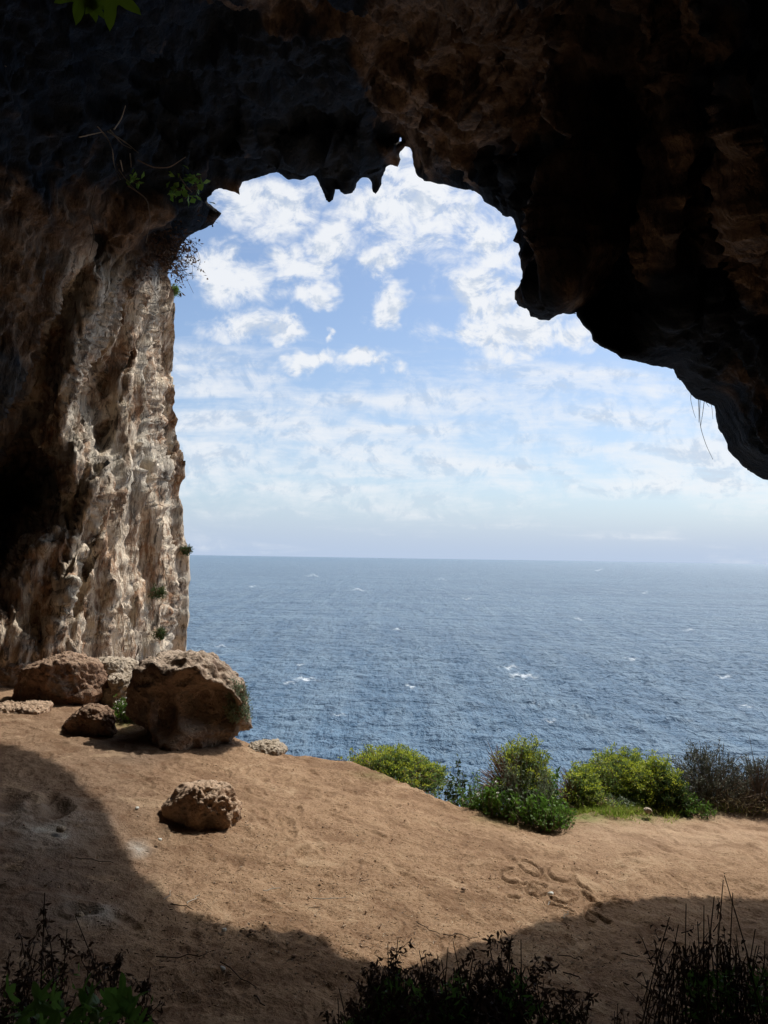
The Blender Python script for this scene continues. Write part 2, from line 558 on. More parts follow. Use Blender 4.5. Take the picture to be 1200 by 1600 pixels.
# ------------------------------------------------------------------ cave: rock shell with the sea-side opening
OUT = [(283, 1500), (283, 1200), (284, 1100), (287, 1060), (290, 1035), (292, 1000), (292, 985), (296, 962), (294, 930), (297, 905), (296, 880), (294, 855), (288, 840), (287, 830), (284, 790), (280, 775), (280, 760), (284, 752), (288, 745), (287, 715), (280, 700), (278, 690), (273, 672), (277, 655), (270, 640), (272, 600), (268, 585), (270, 560), (271, 520), (273, 480), (271, 462), (268, 448), (263, 432), (262, 424), (266, 417), (274, 405), (281, 388), (283, 380), (290, 375), (296, 367), (312, 359), (324, 355), (333, 351), (338, 343), (346, 333), (343, 329), (335, 324), (325, 317), (323, 310), (330, 305), (332, 299), (344, 294.6), (354, 297), (367, 300), (374, 304), (374, 297), (379, 284), (396, 280), (408, 276), (421, 271), (433, 269.6), (442, 275), (450, 281), (458, 280), (470, 282), (485, 275), (492, 274), (496, 280), (500, 290), (505, 300), (510, 312), (515, 316), (520, 312), (523, 304), (525, 285), (528, 290), (532, 300), (540, 305), (549, 303), (554, 296), (557, 287), (563, 278), (570, 277), (577, 279), (581, 287), (583, 300), (587, 303), (592, 297), (596, 288), (597, 277), (602, 268), (602, 260), (612, 258), (622, 260), (626, 250), (624, 240), (630, 232), (638, 226), (645, 235), (646, 255), (650, 272), (660, 282), (680, 286), (700, 290), (720, 295), (740, 298), (752, 305), (757, 315), (775, 325), (785, 336), (792, 340), (802, 338), (807, 350), (809, 362), (803, 377), (809, 381), (816, 382), (810, 396), (812, 410), (814, 421), (816, 437), (810, 447), (804, 452), (803, 467), (810, 479), (821, 483), (825, 481), (829, 494), (842, 499), (858, 500), (867, 494), (879, 488), (894, 491), (900, 487), (901, 482), (904, 496), (912, 508), (925, 521), (926, 530), (937, 540), (958, 550), (971, 558), (987, 562), (1008, 567), (1033, 572), (1053, 575), (1056, 587), (1069, 600), (1075, 610), (1087, 623), (1104, 627), (1117, 635), (1120, 654), (1122, 667), (1135, 687), (1138, 702), (1154, 719), (1171, 735), (1192, 747), (1210, 752), (1240, 790), (1300, 850), (1350, 930), (1400, 1000), (1440, 1100), (1480, 1200), (1500, 1500)]
CHIP = [(620, 216), (624, 214), (628, 216), (630, 220), (625, 221.5), (621, 220)]


def poly_sd(px, py, poly):
    """signed distance in photo pixels, positive on the rock side"""
    P = np.array(poly, float)
    Qn = np.roll(P, -1, 0)
    d2 = np.full(px.shape, 1e18); ins = np.zeros(px.shape, bool)
    cx = np.zeros(px.shape); cy = np.zeros(px.shape)
    for a, b in zip(P, Qn):
        ab = b - a
        t = np.clip(((px - a[0]) * ab[0] + (py - a[1]) * ab[1]) / (ab @ ab), 0, 1)
        qx, qy = a[0] + t * ab[0], a[1] + t * ab[1]
        dd = (px - qx) ** 2 + (py - qy) ** 2
        m = dd < d2
        d2 = np.where(m, dd, d2); cx = np.where(m, qx, cx); cy = np.where(m, qy, cy)
        if a[1] != b[1]:
            c = ((a[1] > py) != (b[1] > py)) & (px < (b[0] - a[0]) * (py - a[1]) / (b[1] - a[1]) + a[0])
            ins ^= c
    return np.where(ins, -1, 1) * np.sqrt(d2), cx, cy


def rbf(ctrl, Dn, q):
    """linear radial-basis fit of log distance over directions"""
    A = np.linalg.norm(ctrl[:, None] - ctrl[None], axis=-1)
    n = len(ctrl)
    K = np.zeros((n + 1, n + 1)); K[:n, :n] = A + np.eye(n) * -.002; K[:n, n] = 1; K[n, :n] = 1
    w = np.linalg.solve(K, np.append(np.log(Dn), 0))
    out = np.full(len(q), w[n])
    for c, k in zip(ctrl, w[:n]):
        out += k * np.sqrt(((q - c) ** 2).sum(-1))
    return np.exp(out)


def build_cave():
    rad = math.radians
    fa = np.arange(-31.5, 31.5, .15)
    side = [31.5]
    while side[-1] < 178: side.append(side[-1] + min(6, .3 + (side[-1] - 31.5) * .12))
    side = [s for s in side if s < 178]
    az = np.array([-180.] + [-s for s in side[::-1]] + list(fa[1:]) + side + [180.])
    el = np.concatenate([np.arange(-24, -13, .6), np.arange(-13, 39, .145), 39 + np.cumsum(np.linspace(.3, 4.2, 22))])
    el = el[el < 88]; el = np.append(el, 90.)
    EL, AZ = np.meshgrid(np.radians(el), np.radians(az), indexing='ij')
    D = np.stack([np.sin(AZ) * np.cos(EL), np.cos(AZ) * np.cos(EL), np.sin(EL)], -1)
    sh = EL.shape
    Df = D.reshape(-1, 3)
    px, py, dd = proj(EYE + Df * 10)
    front = (dd > .5)
    near = front & (px > -250) & (px < 1800) & (py > -500) & (py < 1600)
    # small natural wobble so that the traced edge is not a row of straight pieces
    wob = np.stack([px * .09, py * .09, px * 0], -1)
    sd = np.full(len(Df), 500.); cx = px.copy(); cy = py.copy()
    wx = px[near] + 1.6 * perlin(wob[near]); wy = py[near] + 1.6 * perlin(wob[near] + 31)
    s1, a1, b1 = poly_sd(wx, wy, OUT)
    s2, a2, b2 = poly_sd(px[near], py[near], CHIP)
    m = s2 < s1
    sd[near] = np.where(m, s2, s1); cx[near] = np.where(m, a2, a1 + px[near] - wx); cy[near] = np.where(m, b2, b1 + py[near] - wy)
    # snap
    hole = (sd <= 0).reshape(sh)
    rock = ~hole
    nb = np.zeros(sh, bool)
    for i in (-1, 0, 1):
        for j in (-1, 0, 1):
            nb |= np.roll(np.roll(rock, i, 0), j, 1)
    snap = hole & nb
    sf = snap.ravel()
    v = CF[None] + ((cx[sf] - 600) / FPX)[:, None] * CR - ((cy[sf] - 800) / FPX)[:, None] * CU
    v /= np.linalg.norm(v, axis=1)[:, None]
    Df = Df.copy(); Df[sf] = v
    px[sf] = cx[sf]; py[sf] = cy[sf]; sd[sf] = 0
    # ---- lip distance (depth along +Y) round the opening; set so the edge of the cave's shadow falls as on the ground
    lip = [(284, 1300, 18.5), (290, 1035, 18.5), (296, 880, 18.5), (284, 780, 18.3), (277, 655, 18), (272, 560, 18), (271, 460, 17.5), (290, 375, 16.2), (346, 333, 15.4), (330, 305, 15.4), (374, 300, 15.5), (425, 271, 15.6), (485, 275, 15.6), (515, 316, 15.5), (560, 280, 15.6), (587, 303, 15.5), (602, 262, 15.4), (625, 240, 15.2), (646, 250, 14.6), (660, 282, 14.3), (700, 290, 13.8), (752, 305, 12.4), (802, 338, 10.3), (812, 400, 9.3), (804, 460, 8.7), (858, 500, 8.25), (901, 482, 8.2), (925, 525, 7.9), (971, 558, 7.8), (1010, 566, 8.2), (1053, 575, 8.8), (1087, 623, 9.1), (1120, 654, 9.35), (1154, 719, 9.4), (1200, 748, 9.5), (1300, 850, 9.3), (1400, 1000, 8.9), (1480, 1200, 8.4), (1490, 1400, 8.0)]
    def ctrl(lst):
        P = np.array([ray(a, b) * c for a, b, c in lst])
        r = np.linalg.norm(P, axis=1)
        return P / r[:, None], r
    lc, lr = ctrl(lip)
    # outer face: up and out at nearly constant depth
    ext = [(-300, 1100, 19), (-300, 500, 19), (-300, 0, 18), (300, -200, 19), (700, -200, 13.5), (1000, 200, 8.8), (1000, -200, 9.5), (1300, 300, 8.8), (1300, -200, 9), (1500, 600, 9), (1800, 1000, 8.5)]
    ec, er = ctrl(ext)
    back = [((-1, .2, 0), 16), ((1, .2, 0), 14), ((0, -1, 0), 14), ((-.7, -.7, .1), 14), ((.7, -.7, .1), 13), ((0, 0, 1), 15), ((0, -.6, .8), 15), ((-.8, 0, .6), 16), ((.8, 0, .6), 12)]
    bc = np.array([np.array(a, float) / np.linalg.norm(a) for a, _ in back]); br = np.array([b for _, b in back], float)
    Rout = rbf(np.vstack([lc, ec, bc]), np.concatenate([lr, er, br]), Df)
    # inner face
    inn = [(230, 1035, 16.0), (150, 1035, 13.7), (60, 1040, 12.6), (0, 1035, 12.6), (-150, 1035, 12.6), (200, 1120, 14.8), (60, 1120, 12.8), (0, 1120, 12.9),
           (230, 900, 15.8), (150, 900, 13.5), (70, 900, 12.8), (0, 900, 13.3), (-150, 900, 10),
           (225, 760, 15.8), (160, 760, 14.0), (105, 740, 13.0), (30, 760, 14.2), (-150, 760, 11),
           (220, 600, 15.9), (150, 600, 14.1), (100, 600, 13.2), (0, 600, 12.4), (-150, 600, 11),
           (225, 470, 15.7), (165, 470, 14.2), (120, 470, 13.4), (0, 470, 12.3), (-150, 470, 11),
           (230, 370, 14.0), (160, 350, 13.4), (60, 350, 12.2), (-100, 350, 10),
           (300, 270, 13.9), (200, 200, 12.8), (60, 200, 11.2), (100, 60, 10.0), (300, 100, 12.6), (300, -60, 10.2),
           (420, 230, 14.6), (450, 150, 13.2), (500, 50, 11.7), (520, 240, 14.8), (600, 180, 13.4), (600, 60, 11.4), (560, -100, 9.2),
           (700, 230, 12.6), (700, 130, 11.2), (750, 20, 9.4), (800, 230, 10.3), (850, 100, 8.9), (830, -100, 7.6),
           (860, 420, 8.2), (880, 300, 8.3), (905, 350, 7.7), (960, 300, 8.6), (960, 450, 8.1), (930, 200, 8.4), (1010, 480, 8.0), (1040, 350, 7.4), (1050, 200, 7.3), (1000, 50, 7.0),
           (1130, 500, 7.9), (1190, 600, 8.2), (1180, 400, 7.0), (1180, 200, 6.4), (1180, 0, 5.9), (1300, 400, 6.4), (1300, 700, 7.6), (1100, -150, 5.9), (1500, 900, 7.0), (1600, 500, 5.6), (1700, 1200, 6.4), (1000, -300, 5.6), (600, -400, 6.6), (200, -400, 7.0), (-300, -100, 7.5), (-400, 600, 8.5), (-400, 1100, 8.5)]
    ic, ir = ctrl(inn)
    bi = [((-1, .2, 0), 7.5), ((-1, -.3, .3), 7), ((1, .2, 0), 6.), ((1, -.3, .3), 5.5), ((0, -1, 0), 6), ((-.7, -.7, .1), 6.5), ((.7, -.7, .1), 6), ((0, 0, 1), 5.8), ((0, -.6, .8), 5.5), ((-.8, 0, .6), 6.2), ((.8, 0, .6), 5.2)]
    bic = np.array([np.array(a, float) / np.linalg.norm(a) for a, _ in bi]); bir = np.array([b for _, b in bi], float)
    Rin = rbf(np.vstack([lc, ic, bic]), np.concatenate([lr * .995, ir, bir]), Df)
    def blur(F, w):
        for ax in (0, 1):
            pad = [(0, 0), (0, 0)]; pad[ax] = (w + 1, w)
            c_ = np.cumsum(np.pad(F, pad, mode='edge'), axis=ax)
            n_ = F.shape[ax]
            F = (np.take(c_, range(2 * w + 1, n_ + 2 * w + 1), ax) - np.take(c_, range(0, n_), ax)) / (2 * w + 1)
        return F
    Fb = Rin.reshape(sh)
    for _ in range(3): Fb = blur(Fb, 9)
    Rin = np.where(near & (px > -150) & (px < 1350) & (py > -100), Fb.ravel(), Rin)
    Rlip = Rout
    k = sm(0, 46, sd)
    Rin = Rlip * (1 - k) + Rin * k
    Rin = Rin - .30 * (1 - np.exp(-np.maximum(sd, 0) / 9.)) * (sd < 500)
    # hollows (+) and noses (-), in metres
    G_ = [(965, 330, 50, 180, 1.3, .12), (930, 250, 35, 60, .5, 0), (800, 262, 42, 45, .7, 0), (770, 215, 40, 30, .4, 0), (855, 300, 28, 90, .4, 0), (1135, 230, 36, 85, .5, .05), (1140, 420, 40, 80, .4, 0), (1060, 120, 30, 80, .3, 0),
          (450, 190, 55, 55, .8, 0), (540, 180, 60, 45, .9, 0), (330, 200, 60, 60, .9, 0), (230, 120, 80, 70, .9, 0), (590, 120, 35, 55, .5, 0),
          (905, 330, 16, 160, -.75, .1), (1062, 240, 13, 180, -.5, .04), (1112, 300, 9, 140, -.35, 0), (1178, 260, 14, 180, -.45, 0), (1010, 120, 9, 120, -.3, .05), (810, 210, 14, 45, -.35, 0), (690, 180, 30, 60, -.5, -.6), (640, 130, 40, 50, -.4, 0), (385, 215, 10, 45, -.4, 0), (480, 215, 22, 40, -.35, 0), (870, 450, 45, 40, -.5, 0), (820, 270, 22, 18, -.4, 0),
          (20, 762, 58, 92, 2.5, .30), (-20, 870, 38, 60, .8, 0), (40, 560, 40, 90, .3, .3), (190, 480, 8, 60, .30, .2), (150, 560, 9, 60, .35, .3), (222, 660, 9, 60, .30, .3), (182, 800, 8, 80, .38, .28), (130, 900, 9, 90, .38, .28), (252, 900, 7, 70, .30, .18), (205, 950, 7, 60, .3, .2), (165, 960, 8, 50, -.25, .2), (235, 720, 9, 50, .32, .4), (240, 500, 7, 50, .25, .1), (200, 590, 8, 60, -.25, .3), (150, 760, 10, 70, -.3, .35), (95, 950, 9, 60, -.3, .3), (150, 625, 36, 62, 1.0, .3), (165, 700, 30, 34, .45, 0), (80, 560, 22, 120, .6, .35), (160, 375, 32, 42, .9, 0), (245, 640, 16, 30, .3, 0), (105, 850, 20, 90, .25, .3), (150, 940, 12, 60, .3, .25), (225, 870, 14, 40, .25, .1), (60, 960, 25, 50, .5, 0), (195, 560, 14, 22, .3, 0), (245, 545, 10, 30, .25, 0), (120, 780, 14, 40, .35, .4),
          (130, 690, 12, 100, -.2, .5), (205, 740, 16, 110, -.15, .3), (255, 780, 26, 60, -.12, 0), (130, 500, 14, 90, -.3, .3), (170, 850, 12, 120, -.15, .25)]
    for (qx, qy, rx, ry, h, rot) in G_:
        q = ell(px, py, qx, qy, rx, ry, rot)
        Rin = Rin + h * np.exp(-q) * front * sm(0, 22, sd)
    Rout = np.maximum(Rout, Rin + .25 + np.where(sd > 60, np.minimum((sd - 60) / 60, 1) * .6, 0))
    Rout = Rout + 0.
    Pin = (EYE + Df * Rin[:, None]).reshape(*sh, 3)
    Pout = (EYE + Df * Rout[:, None]).reshape(*sh, 3)
    # normal of the inner face, towards the camera side
    gu = np.gradient(Pin, axis=0); gv = np.gradient(Pin, axis=1)
    N = np.cross(gu, gv); N /= np.linalg.norm(N, axis=-1)[..., None] + 1e-12
    s_ = np.sign((N * D).sum(-1))[..., None]; N = -N * np.where(s_ == 0, 1, s_)
    # smooth the normal field a little
    for _ in range(6):
        N = (N + np.roll(N, 1, 0) + np.roll(N, -1, 0) + np.roll(N, 1, 1) + np.roll(N, -1, 1)) / 5
    N = (N / (np.linalg.norm(N, axis=-1)[..., None] + 1e-12)).reshape(-1, 3)
    P = Pin.reshape(-1, 3)
    fr = near & (px > -200) & (px < 1400) & (py > -250) & (sd >= 0)
    # pale limestone mask: pillar below the roof; shade left of its sunlit face painted darker
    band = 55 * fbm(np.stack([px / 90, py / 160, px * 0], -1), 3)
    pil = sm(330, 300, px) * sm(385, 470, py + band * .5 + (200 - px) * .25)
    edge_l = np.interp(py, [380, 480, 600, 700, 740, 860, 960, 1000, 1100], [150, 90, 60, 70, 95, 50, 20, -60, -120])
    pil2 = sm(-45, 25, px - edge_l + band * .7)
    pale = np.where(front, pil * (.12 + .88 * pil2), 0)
    L = np.zeros(len(P)); disp = np.zeros(len(P))
    Q = P[fr]
    pm = (sm(300, 200, px) * sm(330, 430, py))[fr] if False else (sm(340, 300, px) * sm(340, 430, py))[fr]
    Qz = Q * np.array([.8, .8, .3])
    Qw = Q + .24 * np.stack([perlin(Qz), perlin(Qz + 9), .6 * perlin(Qz + 23)], -1)
    # pillar: leaning draperies, pockets, honeycomb
    lx, ly, lz = Qw[:, 0], Qw[:, 1] - .13 * Qw[:, 2], Qw[:, 2]
    flute = ridged(np.stack([lx * .9, ly * 1.05, lz * .10], -1), 4, gain=.55)
    fl2 = ridged(np.stack([lx * 2.4, ly * 3.3, lz * .26], -1) + 5, 4, gain=.58)
    w1, w2 = worley(np.stack([lx * 1.6, ly * 1.9, lz * .42], -1))
    cell = sm(.03, .30, w2 - w1)
    w3, w4 = worley(np.stack([lx * 4, ly * 4.6, lz * .95], -1))
    cell2 = sm(.0, .38, w4 - w3)
    w7, w8 = worley(np.stack([lx * 3.2, ly * 3.6, lz * 1.3], -1) + 50)
    msk = sm(-.05, .3, perlin(Q * .6 + 40)); msk2 = sm(.05, .3, perlin(Q * .8 + 70))
    dp = .20 * flute + .115 * fl2 - .10 * cell * msk - .05 * cell2 * (1 - .5 * msk) - .20 * sm(.40, .16, w7) * msk2 + .045 * fbm(np.stack([lx * 2.6, ly * 2.6, lz * .8], -1) + 8, 5) + .035 * ridged(np.stack([lx * 7, ly * 7.5, lz * 2.2], -1), 3)
    # roof and right-hand wall: broad lobes, vertical flutes, scallops
    rgt = sm(740, 960, px)[fr]
    zs = 1 - .72 * rgt
    T1 = np.stack([Qw[:, 0] * .62, Qw[:, 1] * .62, Qw[:, 2] * .5 * zs], -1)
    F1 = ridged(np.stack([Qw[:, 0] * 2.6, Qw[:, 1] * 2.6, Qw[:, 2] * .35], -1), 4)
    F2 = ridged(np.stack([Qw[:, 0] * 1.5, Qw[:, 1] * 1.5, Qw[:, 2] * 1.1 * zs], -1) + 3, 5)
    w5, w6 = worley(np.stack([Qw[:, 0] * .9, Qw[:, 1] * .9, Qw[:, 2] * .8 * zs], -1))
    dr = .30 * fbm(T1, 3) - .22 * sm(.0, .4, w6 - w5) + rgt * .16 * F1 + (1 - rgt * .5) * .15 * F2 + .07 * fbm(Q * 3.1, 5) + .05 * ridged(Q * np.array([4, 4, 2.2]), 4)
    dsp = pm * dp + (1 - pm) * dr
    e1 = sm(0, 34, sd[fr]) * (1 - rgt) + sm(0, 110, sd[fr]) * rgt; e0 = .10 * (1 - .5 * rgt) + .9 * e1
    e0 = np.where(pm > .5, .50 + .50 * sm(0, 10, sd[fr]), e0)
    dp_m = float(dp[pm > .5].mean())
    dsp = dsp - pm * (dp_m + .02)
    disp[fr] = dsp * e0
    P = P + N * disp[:, None]
    far = (sd >= 0) & ~fr
    P[far] += N[far] * (.35 * fbm(P[far] * .5, 3))[:, None]
    O = Pout.reshape(-1, 3)
    fo = (sd > 0)
    O[fo] += (D.reshape(-1, 3)[fo]) * (np.abs(.4 * fbm(O[fo] * .5, 3)) * sm(0, 60, sd[fo]))[:, None]
    # deep shade of the roof painted as dark areas; negative blobs keep brown
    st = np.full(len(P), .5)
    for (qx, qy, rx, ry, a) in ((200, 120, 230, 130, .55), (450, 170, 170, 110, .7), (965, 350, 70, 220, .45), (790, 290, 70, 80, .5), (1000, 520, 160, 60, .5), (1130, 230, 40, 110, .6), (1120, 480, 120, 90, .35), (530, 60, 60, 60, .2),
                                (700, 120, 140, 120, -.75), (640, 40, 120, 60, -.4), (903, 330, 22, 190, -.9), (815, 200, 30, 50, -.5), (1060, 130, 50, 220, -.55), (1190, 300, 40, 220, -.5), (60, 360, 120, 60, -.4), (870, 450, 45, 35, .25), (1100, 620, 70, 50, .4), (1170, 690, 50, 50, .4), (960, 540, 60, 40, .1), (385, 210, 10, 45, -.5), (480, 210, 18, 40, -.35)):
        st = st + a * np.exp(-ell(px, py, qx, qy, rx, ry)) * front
    inner = np.arange(len(P)).reshape(sh)
    oi = inner.copy() + len(P)
    oi[snap] = inner[snap]
    V = np.vstack([P, O])
    ok = rock | snap
    hasrock = rock[:-1, :-1] | rock[:-1, 1:] | rock[1:, :-1] | rock[1:, 1:]
    full = ok[:-1, :-1] & ok[:-1, 1:] & ok[1:, :-1] & ok[1:, 1:] & hasrock
    def quads(ix, flip):
        q = np.stack([ix[:-1, :-1], ix[:-1, 1:], ix[1:, 1:], ix[1:, :-1]], -1)[full]
        return q[:, ::-1] if flip else q
    Q = np.vstack([quads(inner, False), quads(oi, True)])
    used = np.zeros(len(V), bool); used[Q.ravel()] = True
    remap = np.cumsum(used) - 1
    V = V[used]; Q = remap[Q]
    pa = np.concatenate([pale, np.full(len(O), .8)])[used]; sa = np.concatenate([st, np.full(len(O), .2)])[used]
    o = mesh('cave_rock', V, Q, M_cave, attrs={'pale': pa, 'shade_mask': sa})
    tag(o, 'dark overhanging cave roof with sunlit limestone pillar framing the sea', 'cave', kind='structure')
    return Pin


build_cave()


# ------------------------------------------------------------------ sea
def build_sea():
    m, t, b, _ = nt('sea_water')
    g = G(t)
    pos = g.n('ShaderNodeNewGeometry').outputs['Position']
    dist = g.vmath('LENGTH', pos, out=1)
    w1 = g.noise(g.scale(pos, (.65, 1, 1), (0, 0, -.15)), .2, 6, .6, .6)
    w2 = g.noise(g.scale(pos, (.6, 1, 1), (0, 0, .25)), .55, 5, .62, .4)
    big = g.noise(g.scale(pos, (.35, 1, 1)), .018, 4, .55, .3)
    c = g.mix(g.ramp(big, .35, .65), (.080, .152, .235), (.112, .195, .285))
    s1 = g.noise(g.scale(pos, (1, .13, 1)), .11, 5, .68, .2)
    s2 = g.noise(g.scale(pos, (1, .45, 1)), .30, 5, .68, .2)
    c = g.mix(g.ramp(s1, .40, .62, 0, .55), c, (.18, .26, .33))
    c = g.mix(g.ramp(s2, .50, .36, 0, .6), c, (.04, .088, .145))
    cap = g.math('MULTIPLY', g.attr('foam'), g.ramp(g.noise(g.scale(pos, (.5, 1, 1)), .9, 5, .7), .38, .52))
    c = g.mix(cap, c, (.75, .8, .84))
    t.links.new(c, b.inputs['Base Color'])
    rr = g.math('ADD', g.math('MULTIPLY', cap, .4), .36)
    t.links.new(rr, b.inputs['Roughness'])
    b.inputs['IOR'].default_value = 1.333
    b.inputs['Specular IOR Level'].default_value = .5
    h = g.math('ADD', g.math('MULTIPLY', w1, 5.), g.math('MULTIPLY', w2, 1.5))
    h = g.math('ADD', h, g.math('MULTIPLY', g.noise(g.scale(pos, (.4, 1, 1)), .045, 3, .6, .5), 9.))
    h = g.math('ADD', h, g.math('MULTIPLY', s1, 4.))
    h = g.math('ADD', h, g.math('MULTIPLY', s2, 2.5))
    h = g.math('ADD', h, g.math('MULTIPLY', g.noise(pos, 2.2, 3, .6), .16))
    t.links.new(g.bump(h, 1., 1.), b.inputs['Normal'])
    el = [20.]
    while el[-1] > .03: el.append(el[-1] - max(.02, min(.075, el[-1] * .05)))
    el = np.radians(np.array(el)); el = el[el > math.radians(.03)]
    SEA = -27.
    r = (H - SEA) / np.tan(el)
    az = np.radians(np.concatenate([np.linspace(-95, -20, 60)[:-1], np.arange(-20, 34, .08), np.linspace(34, 100, 60)[1:]]))
    Rr, A = np.meshgrid(r, az, indexing='ij')
    X, Y = Rr * np.sin(A), Rr * np.cos(A)
    Pn = np.stack([X, Y, X * 0], -1)
    def waves(P):
        q = P * np.array([.13, .21, 1]); q = q + .5 * fbm(P * .03, 2)[..., None]
        a = ridged(q, 4, 2.05, .52)
        q2 = np.stack([P[..., 0] * .34 + P[..., 1] * .12, P[..., 1] * .55 - P[..., 0] * .1, P[..., 0] * 0 + 4], -1)
        return a, ridged(q2, 3)
    a, b2 = waves(Pn)
    gust = .75 + .5 * perlin(Pn * .012)
    Zw = (.50 * a + .26 * b2) * gust * sm(900, 250, Rr)
    fx, fy, _d = proj(np.stack([X, Y, X * 0 - 27.], -1))
    foam = np.zeros_like(X)
    for (qx, qy, rx, ry) in ((478, 1062, 20, 3.5), (818, 1059, 24, 4.5), (795, 1045, 18, 2.2), (490, 899, 11, 1.2), (560, 921, 12, 1.4), (452, 1068, 10, 2.2), (985, 1031, 13, 1.8), (640, 1074, 11, 2.), (1130, 1060, 14, 2.), (905, 968, 9, 1.2), (730, 935, 10, 1.), (1010, 925, 9, 1.), (345, 1010, 11, 1.6), (620, 985, 9, 1.2), (1165, 1105, 12, 2.2), (860, 1130, 11, 2.2), (530, 1120, 12, 2.), (1075, 985, 10, 1.3), (470, 1040, 8, 1.5), (690, 905, 9, .9), (395, 915, 9, .9), (935, 890, 8, .8)):
        foam = np.maximum(foam, np.exp(-ell(fx, fy + 1.5 * np.sin(fx * .35 + qx), qx, qy, rx * .8, ry * .62, .06) ** 1.5) * 1.)
    foam = foam * sm(-.4, .5, a)
    V = np.stack([X, Y, SEA + Zw - .3], -1)
    nr, nc = X.shape
    idx = np.arange(nr * nc).reshape(nr, nc)
    Q = np.stack([idx[:-1, :-1], idx[:-1, 1:], idx[1:, 1:], idx[1:, :-1]], -1).reshape(-1, 4)[:, ::-1]
    o = mesh('sea', V, Q, m, attrs={'foam': foam})
    tag(o, 'choppy blue sea with scattered whitecaps to the horizon', 'sea', kind='structure')


build_sea()


# ------------------------------------------------------------------ boulders
def ico(sub):
    import bmesh
    bm = bmesh.new(); bmesh.ops.create_icosphere(bm, subdivisions=sub, radius=1)
    V = np.array([v.co[:] for v in bm.verts]); T = np.array([[v.index for v in f.verts] for f in bm.faces])
    bm.free()
    return V, T


ICO = {k: ico(k) for k in (3, 4, 6)}


def boulder(name, base, size, planes, mat, label, seed, dents=(), rough=.05, sub=6, kmin=30., top=0., pocket=.05, group=None, cat='boulder', warp=None, bias=None):
    """rock: soft intersection of half-spaces, then dents, pockets and grain. base = centre of footprint"""
    V, T = ICO[sub]
    D = V.copy()
    s = np.zeros(len(D))
    rp_ = np.random.default_rng(seed + 900)
    planes = list(planes) + [(rp_.normal(size=3), .94 + .10 * rp_.random()) for _ in range(16)]
    for (n, d) in planes:
        n = np.array(n, float); n /= np.linalg.norm(n)
        s = s + np.maximum(D @ n / d, 0) ** kmin
    R = 1 / (s ** (1 / kmin) + 1e-6)
    R = np.minimum(R, 1.6)
    o_ = seed * 7.7
    P = D * R[:, None]
    R = R + .05 * fbm(D * 1.6 + o_, 3)
    for (n, w, dep) in dents:
        n = np.array(n, float); n /= np.linalg.norm(n)
        R = R - dep * np.exp(-(1 - D @ n) / w)
    P = D * R[:, None] * np.array(size)
    if warp: P = warp(P)
    mean = float(np.mean(size))
    N = D / np.array(size); N /= np.linalg.norm(N, axis=1)[:, None]
    w1, w2 = worley(P / mean * 3.2 + o_)
    w3, w4 = worley(P / mean * 8. + o_)
    r_ = rough * ridged(P / mean * 2.2 + o_, 5) + rough * .6 * fbm(P / mean * 7 + o_, 4)
    r_ = r_ - pocket * sm(0, .5, w2 - w1) - pocket * .45 * sm(.4, .0, w3)
    P = P + N * (r_ * mean)[:, None]
    if bias is not None: P = P - N * (r_ * mean * (1 - bias(P)))[:, None]
    o = mesh(name, P, None, mat, tris=T)
    o.location = base
    return tag(o, label, cat, group)


def spot(px, y, sink=0.):
    x = ray(px, 1150)[0] * y
    return (x, y, float(gz(x, y)) - sink)


def up_(p, d): return (p[0], p[1], p[2] + d)


def undercut(P):
    """hollow front, undercut left foot, apron at the base"""
    P = P.copy(); x, z = P[:, 0].copy(), P[:, 2].copy()
    fr_ = sm(.0, -.25, P[:, 1])
    def g_(cx, cz, rx, rz, p=2.): return np.exp(-(((x - cx) / rx) ** 2 + ((z - cz) / rz) ** 2) ** (p / 2))
    dy = .42 * g_(.34, -.04, .33, .22, 4) + .16 * g_(.50, -.22, .13, .12, 3) + .22 * g_(-.13, -.14, .12, .20, 4) + .10 * g_(-.15, .12, .2, .08) + .08 * g_(.1, .30, .12, .07)
    dy = dy - .10 * g_(-.30, -.2, .06, .35) - .22 * g_(.05, -.50, .55, .14) - .10 * g_(.66, -.2, .08, .4)
    P[:, 1] += dy * fr_
    low = sm(.10, -.50, z)
    P[:, 0] += .07 * low * sm(.1, -.7, x)
    P[:, 0] += .14 * low * sm(.3, .8, x)
    P[:, 2] -= .10 * sm(.45, .85, x) * sm(.1, .5, z)
    return P


# big undercut boulder at the cliff edge
boulder('boulder', up_(spot(290, 9.95), .52), (.735, .60, .555),
        [((-.05, 0, 1), .93), ((-.45, -.1, 1), .98), ((-1, -.1, .1), .93), ((-.9, -.4, -.75), .93), ((-.35, -1, .0), .84), ((.35, -1, .12), .88), ((1, -.15, .95), .86), ((1, 0, .05), .98), ((0, 1, 0), 1), ((0, 0, -1), .98)],
        M_b_big, 'largest boulder, undercut ochre block with a hollow front, standing at the cliff edge', 1,
        dents=[((.5, .2, 1), .05, .06), ((-.3, -.3, 1), .03, .05)], rough=.07, pocket=.03, warp=undercut)
boulder('boulder', up_(spot(92, 11.3), .26), (.60, .50, .415),
        [((-.5, -.1, 1), .80), ((.35, 0, 1), .86), ((-1, -.2, .3), .92), ((-.4, -1, 0), .80), ((.6, -1, .25), .80), ((1, -.3, .2), .86), ((0, 1, 0), 1), ((0, 0, -1), .9)],
        M_b_left, 'dark brown slab-sided boulder at the foot of the cliff, left of the undercut one', 2,
        dents=[((-.5, -1, -.2), .06, .16), ((.15, -1, -.55), .05, .26), ((.75, -1, .1), .03, .10)], rough=.075, pocket=.02)
